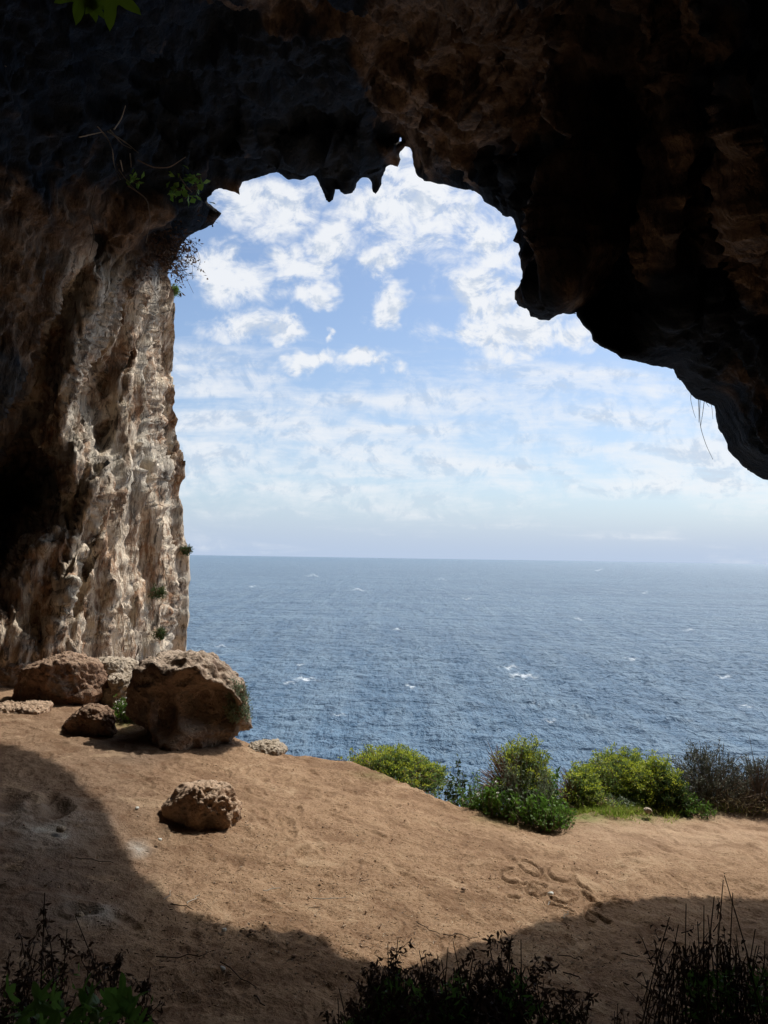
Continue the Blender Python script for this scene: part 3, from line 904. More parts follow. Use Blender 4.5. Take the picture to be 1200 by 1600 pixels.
boulder('boulder', up_(spot(141, 9.75), .12), (.27, .25, .20),
        [((-.2, 0, 1), .9), ((-1, -.3, .8), .80), ((1, -.2, .5), .9), ((0, -1, -.1), .8), ((0, 1, 0), 1), ((0, 0, -1), 1)],
        M_b_left, 'small dark boulder in front of the gap between the two large ones', 3,
        dents=[((-.1, -1, -.4), .10, .30)], rough=.07)
boulder('boulder', up_(spot(316, 7.22), .10), (.325, .28, .25),
        [((.05, .1, 1), .76), ((-1, -.45, .85), .78), ((-.8, -1, .45), .80), ((-.75, -1, .2), .76), ((.45, -1, .0), .86), ((1, -.2, .3), .90), ((.5, .6, .3), .95), ((0, 1, 0), .95), ((0, 0, -1), 1), ((.9, -.6, .75), .93)],
        M_b_lone, 'tan boulder lying alone in the middle of the bare earth', 4,
        dents=[((.62, -1, -.35), .035, .30), ((-.4, -1, -.1), .2, .05)], rough=.10, pocket=.05, bias=lambda P: .30 + .70 * sm(-.05, .16, P[:, 0] + .5 * np.maximum(P[:, 2], 0)))
boulder('rock', up_(spot(415, 9.95), -.02), (.22, .24, .10),
        [((0, 0, 1), .85), ((-1, 0, .2), 1), ((1, 0, .5), .95), ((0, -1, .2), .95), ((0, 1, 0), 1), ((0, 0, -1), 1)],
        M_b_pale, 'low flat pale rock on the cliff edge right of the undercut boulder', 5, rough=.09, sub=6, cat='rock')
for (px, py, yy, sz, sd_, lab) in ((196, 1092, 11.6, (.30, .4, .36), 6, 'pale rock in the gap between the two large boulders, behind the green weeds'),
                                   (172, 1062, 12.6, (.42, .4, .34), 7, 'cream rock against the cliff foot behind the large boulders'),
                                   (28, 1116, 10.4, (.42, .35, .06), 8, 'low flat slab at the left foot of the dark brown boulder'),
                                   (22, 1058, 12.6, (.55, .4, .26), 9, 'orange-brown rock heap at the foot of the cliff, leftmost'),
                                   (852, 1279, 8.85, (.055, .05, .035), 10, 'small pale stone at the foot of the green weeds'),
                                   (1012, 1266, 9.4, (.045, .05, .028), 11, 'small pale stone in the grass before the yellow-green shrubs')):
    P = at(px, py, yy)
    z = max(P[2], float(gz(P[0], P[1])) + .3 * sz[2]) if sd_ in (8, 10, 11) else P[2]
    boulder('rock', (P[0], P[1], z), sz, [((0, 0, 1), .9), ((-1, -.3, .3), .95), ((1, -.3, .4), .92), ((-.3, -1, .3), .9), ((.4, -1, 0), .9), ((0, 1, 0), 1), ((0, 0, -1), 1)],
            M_b_big if sd_ == 9 else M_b_pale if sd_ != 8 else M_b_lone, lab, sd_, rough=.08, pocket=.07, sub=6 if sd_ < 10 else 4, cat='rock')

# ------------------------------------------------------------------ plants
def rdir(n, r, zmin=0.):
    d = r.normal(size=(n * 3, 3)); d /= np.linalg.norm(d, axis=1)[:, None]
    d = d[d[:, 2] > zmin]
    return d[:n]


def bend(a, b, r, n=5, amp=.08):
    t = np.linspace(0, 1, n)[:, None]
    L = np.linalg.norm(b - a)
    o = r.normal(size=3) * amp * L
    return a * (1 - t) + b * t + np.sin(t * math.pi) * o + r.normal(size=(n, 3)) * amp * .12 * L * np.sin(t * math.pi)


def spurge(name, base, rx, h, n, label, seed, yellow=.8, bare=None, drop=0., wild=.10, leafm=None, flm=None, stemm=None, group='shrubs along the cliff edge', cat='shrub', ll=.056, k=13):
    """domed shrub: stems fan out from the base, each ends in a rosette with a flower head"""
    r = np.random.default_rng(seed)
    root = tag(empty(name, base), label, cat, group)
    br, lf, fl = MB(), MB(), MB()
    d = rdir(n, r, -.05)
    sc = .90 + .16 * perlin(d * 2.1 + seed) + .08 * r.random(len(d)) + wild * r.normal(size=len(d))
    tips = d * np.array([rx, rx, h]) * sc[:, None]
    if drop > .02:
        for q in range(5):
            br.tube(bend(np.array([.05 * math.cos(q * 1.3), .05 * math.sin(q * 1.3), -drop - .05]), r.normal(size=3) * .03, r, 4, .1), .018, .014, 5)
    core = np.array([0, 0, 0.])
    for i in range(min(14, n)):
        t_ = tips[i * (len(tips) // 14 or 1) % len(tips)]
        br.tube(bend(core, t_ * .62, r, 5, .10), .016, .008, 5)
    for i in range(len(tips)):
        br.tube(bend(tips[i] * .35 + r.normal(size=3) * .02, tips[i], r, 4, .06), .0055, .003, 4)
    if bare is not None:
        side = np.array(bare[0], float)
        lm = (d @ side + .25 * r.normal(size=len(d))) < bare[1]
    else:
        lm = np.ones(len(d), bool)
    T = tips[lm]; Dn = d[lm]
    nrm = Dn * np.array([1 / rx, 1 / rx, 1 / h]); nrm /= np.linalg.norm(nrm, axis=1)[:, None]
    up = nrm * .7 + np.array([0, 0, .6])
    reps = np.repeat(np.arange(len(T)), k)
    off = r.random(len(reps))
    P = T[reps] - up[reps] * (off * .13)[:, None] + r.normal(size=(len(reps), 3)) * .018
    Dl = up[reps] * .8 + r.normal(size=(len(reps), 3)) * .75
    lf.leaves(P, Dl, ll * (.6 + .8 * r.random(len(reps))), ll * .26, r)
    # inner, lower leaves keep the crown from being hollow
    ii = np.repeat(np.arange(len(T)), 5)
    P = T[ii] * (.55 + .35 * r.random(len(ii)))[:, None] + r.normal(size=(len(ii), 3)) * .03
    lf.leaves(P, r.normal(size=(len(ii), 3)) + np.array([0, 0, .6]), ll * 1.0, ll * .28, r)
    lf.build('leaves', leafm or M_eu, root)
    ym = (Dn[:, 2] + .25 * r.normal(size=len(Dn)) + .5 * perlin(Dn * 2.6 + seed * 3) > .34) & (r.random(len(Dn)) < yellow)
    if ym.any():
        jj = np.repeat(np.where(ym)[0], 13)
        P = T[jj] + up[jj] * .012 + r.normal(size=(len(jj), 3)) * np.array([.026, .026, .012])
        fl.leaves(P, up[jj] * .9 + r.normal(size=(len(jj), 3)) * .8, ll * .46, ll * .34, r)
        fl.build('blossom', flm or M_yel, root)
    br.build('branches', stemm or M_redbark, root)
    return root


def weed(name, base, rx, ry, h, n, label, seed, mat, ll=.06, wr=.45, cat='plant', group=None, stem=M_bark, flowers=None, droop=.3):
    """leafy herb clump: many short upright stems with leaves along them"""
    r = np.random.default_rng(seed)
    root = tag(empty(name, base), label, cat, group)
    st, lf = MB(), MB()
    tp = []
    for i in range(n):
        a = r.random() * 6.28; q = math.sqrt(r.random())
        b_ = np.array([math.cos(a) * rx * q, math.sin(a) * ry * q, 0.])
        hh = h * (1 - .6 * q * q) * (.7 + .5 * r.random())
        gx, gy = base[0] + b_[0], base[1] + b_[1]
        if base[1] > 4: b_[2] = float(np.clip(gz(gx, gy) - base[2], -.6, .3))
        tip = b_ + np.array([math.cos(a) * rx * .35 * q, math.sin(a) * ry * .35 * q, hh]) + r.normal(size=3) * .03
        pts = bend(b_, tip, r, 5, .10)
        st.tube(pts, .004, .002, 4)
        m = max(4, int(hh / ll * 2.6))
        u = r.random(m)
        P = b_ + (tip - b_) * (.15 + .85 * u)[:, None]
        lf.leaves(P, r.normal(size=(m, 3)) * .9 + np.array([0, 0, .5 - droop]), ll * (.6 + .7 * r.random(m)), ll * wr, r)
        tp.append(tip)
    st.build('stems', stem, root); lf.build('leaves', mat, root)
    if flowers:
        f = MB(); T = np.array(tp)
        T = T[r.random(len(T)) < flowers[1]]
        jj = np.repeat(np.arange(len(T)), 6)
        f.leaves(T[jj], r.normal(size=(len(jj), 3)) + np.array([0, 0, .4]), .022, .018, r)
        f.build('blossom', flowers[0], root)
    return root


def gbase(px, y, dz=0.):
    v = ray(px, 1250)
    x = v[0] * y
    return (x, y, float(gz(x, y)) + dz)


def shrub_at(px, top, y):
    """ground point under a photo column at depth y, and the height to reach the given photo row"""
    b = gbase(px, y)
    return b, float(at(px, top, y)[2] - b[2])


def dome(name, px, half, top, bot, y, n, label, seed, **kw):
    b = at(px, bot, y)
    h = float(at(px, top, y)[2] - b[2])
    return spurge(name, tuple(b), half / FPX * y, h, n, label, seed, drop=max(0., float(b[2] - gz(b[0], b[1]))), **kw)


dome('spurge_shrub', 614, 78, 1175, 1222, 10.2, 640, 'low yellow-green domed shrub at the brow of the slope, leftmost shrub', 11)
dome('spurge_shrub', 805, 60, 1166, 1250, 9.75, 560, 'round shrub with bare brown twigs on its left and yellow-green top, behind green weeds', 12, bare=((-1, -.1, .15), .30), yellow=.75)
dome('spurge_shrub', 903, 37, 1200, 1260, 9.9, 300, 'small shrub with brown twigs and lime tips between two larger domes', 13, bare=((-1, -.2, .1), .35), yellow=.8)
dome('spurge_shrub', 973, 76, 1180, 1258, 10.6, 760, 'widest yellow-green domed shrub, right of the small twiggy one', 14, yellow=.7)
dome('spurge_shrub', 1022, 50, 1192, 1262, 10.1, 420, 'bright yellow flowering shrub overlapping the widest dome on its right', 15, yellow=1.)
dome('leafy_bush', 1046, 34, 1210, 1268, 9.9, 260, 'dark green leafy bush below the bright yellow shrub', 16, yellow=0, leafm=M_dkgreen, ll=.055, k=22)
dome('twiggy_shrub', 1108, 64, 1174, 1264, 10.4, 420, 'tall dusky purple-grey twiggy shrub near the right', 17, yellow=0, leafm=M_purple, stemm=M_bark, ll=.045, k=15, bare=((.3, -1, -.4), .62), wild=.16)
dome('twiggy_shrub', 1185, 48, 1186, 1264, 10.3, 360, 'grey-brown twiggy shrub at the right edge of the photo', 18, yellow=0, leafm=M_purple, stemm=M_bark, ll=.045, k=15, bare=((-.2, -1, .1), .3), wild=.12)
b, h = shrub_at(812, 1206, 9.35)
weed('feathery_plant', b, .36, .25, h, 170, 'feathery grey-green plant leaning in front of the twiggy round shrub', 19, M_grey, ll=.05, wr=.14)
b, h = shrub_at(775, 1232, 9.2)
weed('leafy_weed', b, .28, .2, h, 110, 'clump of green weeds with small white flowers on the slope edge', 20, M_green, ll=.06, wr=.5, flowers=(M_white, .35))
b, h = shrub_at(838, 1240, 9.05)
weed('leafy_weed', b, .36, .22, h, 170, 'bright green weeds spilling down to the path below the feathery plant', 21, M_green, ll=.055, wr=.5)
b, h = shrub_at(868, 1266, 8.75)
weed('leafy_weed', b, .16, .14, h, 70, 'low bright green tuft at the front tip of the weeds', 22, M_green, ll=.045, wr=.5)
for q_i, (qx, qt, qy, qm, lab) in enumerate(((745, 1226, 9.5, M_green, 'low green weeds at the foot of the slope, left of the white-flowered clump'), (925, 1240, 9.7, M_grass, 'pale green weeds in front of the small twiggy shrub'), (962, 1246, 9.8, M_grey, 'grey-green herbs at the foot of the widest dome'), (1075, 1246, 9.8, M_green, 'green herbs between the dark green bush and the purple-grey shrub'))):
    b, h = shrub_at(qx, qt, qy)
    weed('low_weed', b, .30, .2, max(.12, h), 130, lab, 240 + q_i, qm, ll=.05, wr=.35, group='low herbs along the cliff edge')
b, h = shrub_at(712, 1208, 9.75)
weed('leafy_weed', b, .24, .2, h, 90, 'dark green weeds between the leftmost shrub and the white-flowered clump', 23, M_dkgreen, ll=.06, wr=.45)
b, h = shrub_at(866, 1190, 9.6)
weed('young_stem', b, .05, .05, h, 7, 'thin upright stem with bright leaves right of the feathery plant', 24, M_green, ll=.06, wr=.4)
b, h = shrub_at(1148, 1236, 10.1)
weed('dry_grass_tuft', b, .6, .2, h, 190, 'dry straw-green grass tuft at the foot of the right-hand twiggy shrubs', 25, M_drygrass, ll=.10, wr=.08, cat='grass tuft')
b = hit(188, 1136); b = (b[0], b[1] + .45, float(gz(b[0], b[1] + .45)))
weed('flowering_weed', b, .22, .16, .3, 120, 'fresh green weed with white flowers in the gap beside the undercut boulder', 26, M_green, ll=.05, wr=.5, flowers=(M_white, .3))
b = at(180, 1086, 12.)
weed('small_bush', tuple(b), .14, .12, .24, 60, 'small dull green bush on the pale rock behind the gap', 27, M_grey, ll=.05, wr=.35)
# bush clinging to the right side of the big boulder
b = at(372, 1118, 9.75)
spurge('cliff_bush', tuple(b), .16, .42, 120, 'grey-green bush clinging to the right flank of the undercut boulder', 28, yellow=0, leafm=M_grey, ll=.045, k=18, group=None)
# small plants on the pillar
for (px, py, y, s_, mt, lab, sd_) in ((246, 925, 15.9, .22, M_dkgreen, 'dark green tuft in a crack of the pillar, upper of two', 29), (250, 988, 15.9, .16, M_dkgreen, 'dark green tuft in a crack of the pillar, lower of two', 30),
                                     (291, 856, 18.2, .16, M_dkgreen, 'small dark bush on the sea-side edge of the pillar at horizon height', 31), (271, 452, 17.6, .20, M_green, 'small green bush near the top of the pillar edge', 32)):
    b = at(px, py + 6, y)
    spurge('crevice_plant', tuple(b), s_ * .8, s_, 60, lab, sd_, yellow=0, leafm=mt, ll=.05, k=10, group='plants growing from the pillar', cat='plant')


def grass():
    r = np.random.default_rng(40)
    g_ = MB()
    P = []
    for (qx, qy, rx, ry, n) in ((985, 1266, 88, 12, 13000), (930, 1274, 62, 11, 6500), (1150, 1258, 60, 6, 3500), (905, 1255, 45, 9, 2500), (985, 1282, 75, 5, 1100), (700, 1232, 40, 5, 300), (1060, 1268, 30, 6, 1500)):
        a = r.random(n) * 6.28; q = np.sqrt(r.random(n))
        X = qx + np.cos(a) * q * rx; Y = qy + np.sin(a) * q * ry
        for x_, y_ in zip(X, Y):
            v = ray(x_, y_); y = 9.2 + (1285 - y_) * .035 + r.random() * .3
            z = gz(v[0] * y, y)
            P.append((v[0] * y, y, float(z) - .01))
    P = np.array(P)
    k = perlin(P * np.array([2.2, 2.2, 0]) + 3) + .2 * r.normal(size=len(P)) > -.2
    P = P[k]; n = len(P)
    g_.leaves(P, r.normal(size=(n, 3)) * .45 + np.array([0, 0, 1]), .04 + .07 * r.random(n), .010, r, .5)
    o = g_.build('grass', M_grass)
    tag(o, 'thin green grass between the bare path and the shrubs', 'grass', kind='stuff')


grass()

# ------------------------------------------------------------------ foreground dead herbs, in the shade
def herb(name, label, px0, px1, y0, tops, seed, green=.2, leafd=1., cat='dried plant', curve=.11, floor_=1400, nst=40, lean=.25, fine=.5):
    """tops: list of (px, py) that the tallest stems reach"""
    r = np.random.default_rng(seed)
    cx = .5 * (px0 + px1)
    b = gbase(cx, y0)
    root = tag(empty(name, b), label, cat, 'plants in the shaded foreground')
    org = np.array(b)
    st, lf, gl = MB(), MB(), MB()
    T = [(p, q, 1.) for p, q in tops]
    hx = np.array(sorted(tops)); 
    for i in range(nst):
        p = px0 + (px1 - px0) * r.random()
        q = max(np.interp(p, hx[:, 0], hx[:, 1]) + abs(r.normal()) * 50 + 14, floor_)
        T.append((p, q, .7))
    for (p, q, sc) in T:
        y = y0 + r.normal() * .10
        tip = at(p, q, y)
        bp = p + (cx - p) * .35 * r.random() + r.normal() * 14
        B = at(bp, 1650, y); B = np.array([B[0], y + r.normal() * .08, float(gz(B[0], y))])
        L = np.linalg.norm(tip - B)
        pts = bend(B, tip, r, 8, .04 if sc == 1. else curve)
        st.tube(pts, .0048 * sc + .001, .0014, 5)
        # side twigs
        for k in range(int(3 + 7 * r.random())):
            u = .35 + .62 * r.random()
            c = B + (tip - B) * u + (pts[min(7, int(u * 7))] - (B + (tip - B) * (int(u * 7) / 7)))
            d = (tip - B) / L + r.normal(size=3) * .55
            e = c + d * (.05 + .10 * r.random()) * (1.3 - u)
            tw = bend(c, e, r, 4, .12)
            st.tube(tw, .0020, .0008, 4)
            m = int((6 + 8 * r.random()) * leafd)
            lf.leaves(tw[r.integers(1, 4, m)] + r.normal(size=(m, 3)) * .006, r.normal(size=(m, 3)) + np.array([0, 0, -.8]), .014 + .024 * r.random(m), .009, r, .6)
        m = int(55 * leafd)
        u = .2 + .8 * r.random(m)
        Q = pts[np.clip((u * 7).astype(int), 0, 7)] + r.normal(size=(m, 3)) * .014
        lf.leaves(Q, r.normal(size=(m, 3)) + np.array([0, 0, -.7]), .016 + .026 * r.random(m), .011, r, .6)
    n = int(1300 * green)
    if n:
        p = px0 + (px1 - px0) * r.random(n)
        top = np.interp(p, hx[:, 0], hx[:, 1])
        keep = perlin(np.stack([p / 60, p * 0 + seed, p * 0], -1)) > -.1
        q = np.maximum(top + 55, 1520) + 70 * r.random(n)
        P = np.array([at(a_, c_, y0 + .12 * s_) for a_, c_, s_ in zip(p, q, r.normal(size=n))])[keep]
        gl.leaves(P, r.normal(size=(len(P), 3)) * .8 + np.array([0, 0, .6]), .022 + .02 * r.random(len(P)), .010, r)
        gl.build('green_leaves', M_shadegreen, root, org=org)
    st.build('stems', M_black, root, org=org)
    if leafd: lf.build('dead_leaves', M_deadleaf, root, org=org)
    return root


herb('dried_herb', 'brown seedy herb stems above green leaves at the bottom left', 8, 240, 2.75,
     [(30, 1505), (45, 1490), (70, 1395), (118, 1432), (105, 1452), (55, 1470), (140, 1500), (150, 1492), (190, 1500), (235, 1512), (225, 1540), (178, 1515)], 51, green=.15, nst=34, leafd=1., floor_=1490)
herb('dark_bush', 'dense dark dried bush at the bottom centre', 515, 910, 2.7,
     [(622, 1466), (606, 1475), (655, 1485), (665, 1490), (708, 1470), (700, 1480), (690, 1500), (740, 1490), (755, 1500), (800, 1462), (797, 1480), (814, 1468), (850, 1530), (880, 1540), (922, 1545), (530, 1545), (560, 1530), (905, 1560)], 52, green=.9, nst=150, leafd=1.5, floor_=1512)
herb('dark_bush', 'dark spiky bush with tall thin dead stalks at the bottom right', 1050, 1215, 2.65,
     [(1132, 1368), (1130, 1375), (1116, 1400), (1072, 1412), (1046, 1433), (1024, 1472), (1100, 1415), (1106, 1430), (1145, 1395), (1090, 1440), (1060, 1445), (1085, 1470), (1180, 1452), (1150, 1460), (1195, 1470), (1040, 1510)], 53, green=.6, nst=90, leafd=.35, curve=.08, floor_=1478)
herb('dried_sprig', 'tiny dry sprig on the earth between the two dark bushes', 958, 978, 3.5, [(965, 1568), (972, 1575), (960, 1580)], 54, green=0, nst=5, leafd=.4)


# lobed leaves
def lobed(r, size, n=5):
    """palmate leaf outline, folded at the midrib; returns verts, quads"""
    th = np.radians(np.linspace(-165, 165, 45))
    R = np.full(45, .42)
    for a, l, w in ((0, 1.15, 17), (-62, .92, 17), (62, .92, 17), (-122, .66, 18), (122, .66, 18)):
        l *= 1 + .06 * r.normal()
        dlt = np.abs(np.degrees(th) - a) / w
        R = np.maximum(R, l * (1 - .42 * np.minimum(dlt, 2) ** 1.15))
    R = R * size * (1 + .03 * np.sin(np.arange(45) * 2.4))
    zz = -.18 * np.abs(np.sin(th)) * R + .10 * R * np.cos(th * 5) - .25 * R ** 2 / size
    V = np.concatenate([[[0, 0, 0]], np.stack([np.sin(th) * R, np.cos(th) * R, zz], -1)])
    Q = [(0, i, i + 1, i + 2) for i in range(1, 44, 2)]
    return V, np.array(Q)


def lobed_plant(name, label, anchors, leafs, mat, seed, size, cat, stemm=M_bark, group=None, stem_r=.004, face=None):
    r = np.random.default_rng(seed)
    org = np.array(anchors[0][0])
    root = tag(empty(name, tuple(org)), label, cat, group)
    st = MB()
    for pl in anchors:
        st.tube(np.array(pl), stem_r, stem_r * .5, 5)
    for (p, tipdir, s_) in leafs:
        V, Q = lobed(r, size * s_)
        t_ = np.array(tipdir, float); t_ /= np.linalg.norm(t_)
        nv = np.array(face if face is not None else (0, -1, .3), float) + r.normal(size=3) * .3
        x = np.cross(t_, nv); x /= np.linalg.norm(x); z = np.cross(x, t_)
        W = V[:, :1] * x + V[:, 1:2] * t_ + V[:, 2:] * z + np.array(p)
        m = MB(); m.add(W, Q)
        o = m.build('leaf', mat, root, smooth=False, org=org)
        st.tube(np.array([np.array(p), np.array(p) - t_ * size * .5 + np.array([0, .01, .01])]), .0015, .0015, 4)
    st.build('stem', stemm, root, org=org)
    return root


# fig leaves hanging into the top left corner, close to the camera
a0 = at(150, -260, 2.6)
lobed_plant('hanging_branch', 'hanging sprig with lobed green leaves in the top left corner', [[a0, at(140, -120, 2.45), at(135, -30, 2.4)], [at(140, -120, 2.45), at(170, -40, 2.45)]],
            [(at(128, -12, 2.4), (-.12, -.1, -1), 1.), (at(140, -6, 2.45), (.28, -.1, -.8), .8), (at(172, -14, 2.4), (0, -.1, -1), 1.15), (at(150, -40, 2.5), (.4, 0, -1), .9)],
            M_vine, 60, .10, 'leafy branch')

r_ = np.random.default_rng(91)
lv = []
for i in range(34):
    px_ = 8 + 205 * r_.random(); py_ = 1548 + 60 * r_.random() + .1 * px_ * r_.random()
    lv.append((at(px_, py_, 2.05 + .25 * r_.random()), (r_.normal() * .6, -.5 + r_.normal() * .3, .5 + .5 * r_.random()), .6 + .6 * r_.random()))
lv.append((at(128, 1546, 2.2), (.3, -.3, .9), .9)); lv.append((at(60, 1562, 2.1), (-.2, -.4, .9), 1.1))
q_ = at(100, 1700, 2.2)
lobed_plant('leafy_plant', 'bright green lobed leaves in the bottom left corner', [[(q_[0], 2.2, float(gz(q_[0], 2.2))), q_, at(90, 1600, 2.15)], [q_, at(160, 1620, 2.2)], [q_, at(30, 1600, 2.1)]],
            lv, M_shadegreen, 92, .055, 'plant', group='plants in the shaded foreground', face=(0, -.7, .8))

# small ivy-like plant on the left of the arch and the hanging bush
def leaf_cluster(name, px, py, y, n, rx, ry, ll, mat, label, seed, cat='plant', wr=.7, hang=None, stemm=M_black):
    r = np.random.default_rng(seed)
    c = at(px, py, y)
    root = tag(empty(name, tuple(c)), label, cat)
    st, lf = MB(), MB()
    for i in range(n):
        q = r.normal(size=3) * np.array([rx, .12, ry]) * .5
        p0 = np.array([0, .5, ry * .5]) * 1. if hang is None else np.array(hang)
        pts = bend(p0 + r.normal(size=3) * .05, q, r, 5, .2)
        st.tube(pts, .006, .003, 4)
        m = 5
        lf.leaves(pts[r.integers(2, 5, m)] + r.normal(size=(m, 3)) * ll * .5, r.normal(size=(m, 3)) + np.array([0, -.3, -.3]), ll * (.6 + .7 * r.random(m)), ll * wr, r)
    st.build('stems', stemm, root); lf.build('leaves', mat, root)
    return root


leaf_cluster('ivy_plant', 298, 298, 13.6, 12, .32, .42, .16, M_shadegreen, 'green ivy-like plant hanging on the rock at the left spring of the arch', 61, hang=(.05, .4, .3))
leaf_cluster('ivy_plant', 213, 280, 13.0, 3, .12, .15, .14, M_shadegreen, 'small sprig of green leaves left of the ivy-like plant', 62, hang=(0, .4, .1))
leaf_cluster('hanging_bush', 255, 382, 14.6, 120, .85, .85, .11, M_deadleaf, 'dark bush hanging from the roof over the top of the pillar', 63, 'bush', .4, hang=(-.4, .5, .5))
leaf_cluster('hanging_bush', 277, 402, 15.2, 80, .42, .50, .10, M_deadleaf, 'dark ragged bush tip silhouetted against the sky beside the pillar top', 64, 'bush', .4, hang=(-.5, .3, .35))


def roots(name, label, polys, y, rad, mat, seed, cat='root'):
    r = np.random.default_rng(seed)
    o0 = at(*polys[0][0], y)
    m = MB()
    for pl in polys:
        P = np.array([at(a, b_, y + .06 * r.normal()) for a, b_ in pl])
        # subdivide with a soft curve
        t = np.linspace(0, len(P) - 1, len(P) * 4)
        P2 = np.stack([np.interp(t, np.arange(len(P)), P[:, k]) for k in range(3)], -1)
        for _ in range(2): P2[1:-1] = (P2[:-2] + P2[1:-1] * 2 + P2[2:]) / 4
        m.tube(P2, rad, rad * .5, 5)
    o = m.build(name, mat, org=o0); o.location = o0
    return tag(o, label, cat)


roots('bare_branch', 'pale bare branches curving out of the dark rock at upper left', [[(120, 168), (150, 195), (168, 215), (176, 235), (178, 260), (188, 280)], [(168, 205), (180, 212), (200, 225), (216, 239)], [(172, 203), (190, 225), (205, 232)], [(178, 202), (190, 185), (196, 165)], [(203, 240), (205, 262)], [(120, 215), (160, 206)], [(188, 250), (192, 268)]], 11.6, .012, M_palestem, 70, 'branch')
roots('dry_stalk', 'thin dry stalk hanging at the left edge of the dark rock', [[(0, 82), (6, 60), (0, 38)], [(0, 100), (10, 104)]], 9.5, .010, M_palestem, 71, 'stalk')
roots('hanging_root', 'long thin roots hanging from the lower right rim of the cave mouth', [[(1094, 620), (1093, 650), (1095, 670), (1103, 695), (1114, 718)], [(1101, 622), (1098, 645), (1095, 665)], [(1091, 622), (1092, 640), (1092, 660)]], 9.15, .0045, M_black, 72)
roots('hanging_root', 'short curled rootlets on either side of the long hanging roots', [[(1080, 610), (1079, 625), (1084, 645), (1087, 653)], [(1105, 624), (1112, 632), (1114, 655)], [(1100, 624), (1108, 636)]], 9.2, .0035, M_black, 73)
roots('dead_vine', 'tangle of thin dead vines trailing down the dark rock above the pillar', [[(185, 240), (183, 262), (200, 285), (215, 300)], [(150, 290), (140, 330), (148, 370), (140, 400)], [(200, 290), (230, 310), (235, 345), (228, 380)], [(215, 250), (240, 262), (265, 262), (290, 245)], [(280, 275), (290, 290), (300, 300)], [(60, 120), (68, 170), (75, 210), (90, 250)]], 12.6, .012, M_bark, 74, 'vine')

# ------------------------------------------------------------------ sticks and stones lying on the earth
def stick(px, py, ln, ang, mat, label, seed, rad=.004):
    r = np.random.default_rng(seed)
    b = hit(px, py)
    m = MB()
    d = np.array([math.cos(ang), math.sin(ang) * 1.6, 0.]); d /= np.linalg.norm(d)
    n = 6
    t = np.linspace(-.5, .5, n)
    P = d[None] * (t * ln)[:, None] + r.normal(size=(n, 3)) * ln * .05
    zb = float(gz(b[0], b[1]))
    for i in range(n): P[i, 2] = float(gz(b[0] + P[i, 0], b[1] + P[i, 1])) - zb + .008 + abs(r.normal()) * .006
    m.tube(P, rad, rad * .6, 5)
    if r.random() < .5: m.tube(bend(P[3], P[3] + np.array([-d[1], d[0], .15]) * ln * .25, r, 3), rad * .6, rad * .3, 4)
    o = m.build('twig', mat); o.location = (b[0], b[1], zb + .012)
    return tag(o, label, 'twig', 'twigs lying on the earth')


tw = [(285, 1423, .16, -.1, M_black, 'short dark stick on the lit earth below the lone boulder'), (264, 1403, .14, 1.4, M_palestem, 'pale bent twig standing above the short dark stick'), (300, 1412, .18, 1.2, M_palestem, 'curved pale twig right of the short dark stick'),
      (568, 1381, .10, .5, M_black, 'small dark twig on the open earth at mid distance'), (515, 1410, .28, .2, M_palestem, 'long thin pale twig on the open earth at centre'), (425, 1395, .18, .6, M_palestem, 'thin pale twig right of the lone boulder, nearer the camera'),
      (668, 1455, .22, -.4, M_black, 'dark twig behind the bottom centre bush'), (718, 1467, .26, .05, M_black, 'long dark twig at the edge of the shadow behind the centre bush'), (620, 1494, .14, -.5, M_black, 'stubby dark stick left of the centre bush top'),
      (985, 1498, .14, 0., M_black, 'short straight black stick in the shade near the right bush'), (1020, 1503, .08, .1, M_black, 'smallest black stick beside the right bush'), (858, 1417, .10, 1., M_palestem, 'pale twig by the scuffed rings'), (884, 1434, .2, .9, M_palestem, 'long pale twig pointing at the scuffed rings'),
      (890, 1500, .22, .1, M_black, 'dark twig among litter in the shade right of the centre bush'), (895, 1530, .12, -.2, M_black, 'dark stub in the shade in front of the litter'), (405, 1568, .13, -.6, M_black, 'thick dark stub near the bottom of the earth'),
      (285, 1500, .3, .25, M_black, 'forked dark twig in the shade above the bottom left herbs'), (370, 1530, .3, -.4, M_black, 'long dark twig in the shade between the herbs and the centre bush'), (150, 1350, .3, .05, M_bark, 'grey twig in the shade left of the lit earth'), (1085, 1560, .1, .2, M_palestem, 'pale scrap of twig below the right bush')]
for i, t_ in enumerate(tw):
    stick(*t_[:5], t_[5], 100 + i, .0055 if 'stub' in t_[5] else .0038)
pb = [(350, 1456, .012, M_white, 'white pebble on the lit earth near the shadow edge'), (861, 1399, .016, M_white, 'white flake beside the scuffed rings'), (214, 1265, .014, M_white, 'white pebble left of the lone boulder'), (392, 1458, .012, M_b_left, 'brown pebble right of the white one near the shadow edge'),
      (459, 1498, .012, M_b_left, 'brown pebble in the shadow at the bottom centre'), (95, 1300, .03, M_b_pale, 'pale chip in the ash by the upper pit'), (124, 1434, .022, M_b_pale, 'pale chip beside the lower pit'), (250, 1314, .012, M_white, 'tiny white chip below the lone boulder'),
      (724, 1392, .014, M_b_left, 'small dark pebble on the open slope'), (818, 1262, .02, M_b_pale, 'pale stone under the weeds'), (348, 1518, .013, M_white, 'white speck of stone in the shade'), (857, 1500, .022, M_b_left, 'dark clod in the shaded litter')]
for i, (px, py, s_, mt, lab) in enumerate(pb):
    b = hit(px, py)
    boulder('pebble', (b[0], b[1], float(gz(b[0], b[1])) + s_ * .5 + .006), (s_ * 1.3, s_, s_ * .8), [((0, 0, 1), .9), ((1, -.5, .4), .9), ((-1, -.5, .2), .9), ((0, 0, -1), 1)], mt, lab, 200 + i, sub=3, group='pebbles on the earth', cat='pebble')


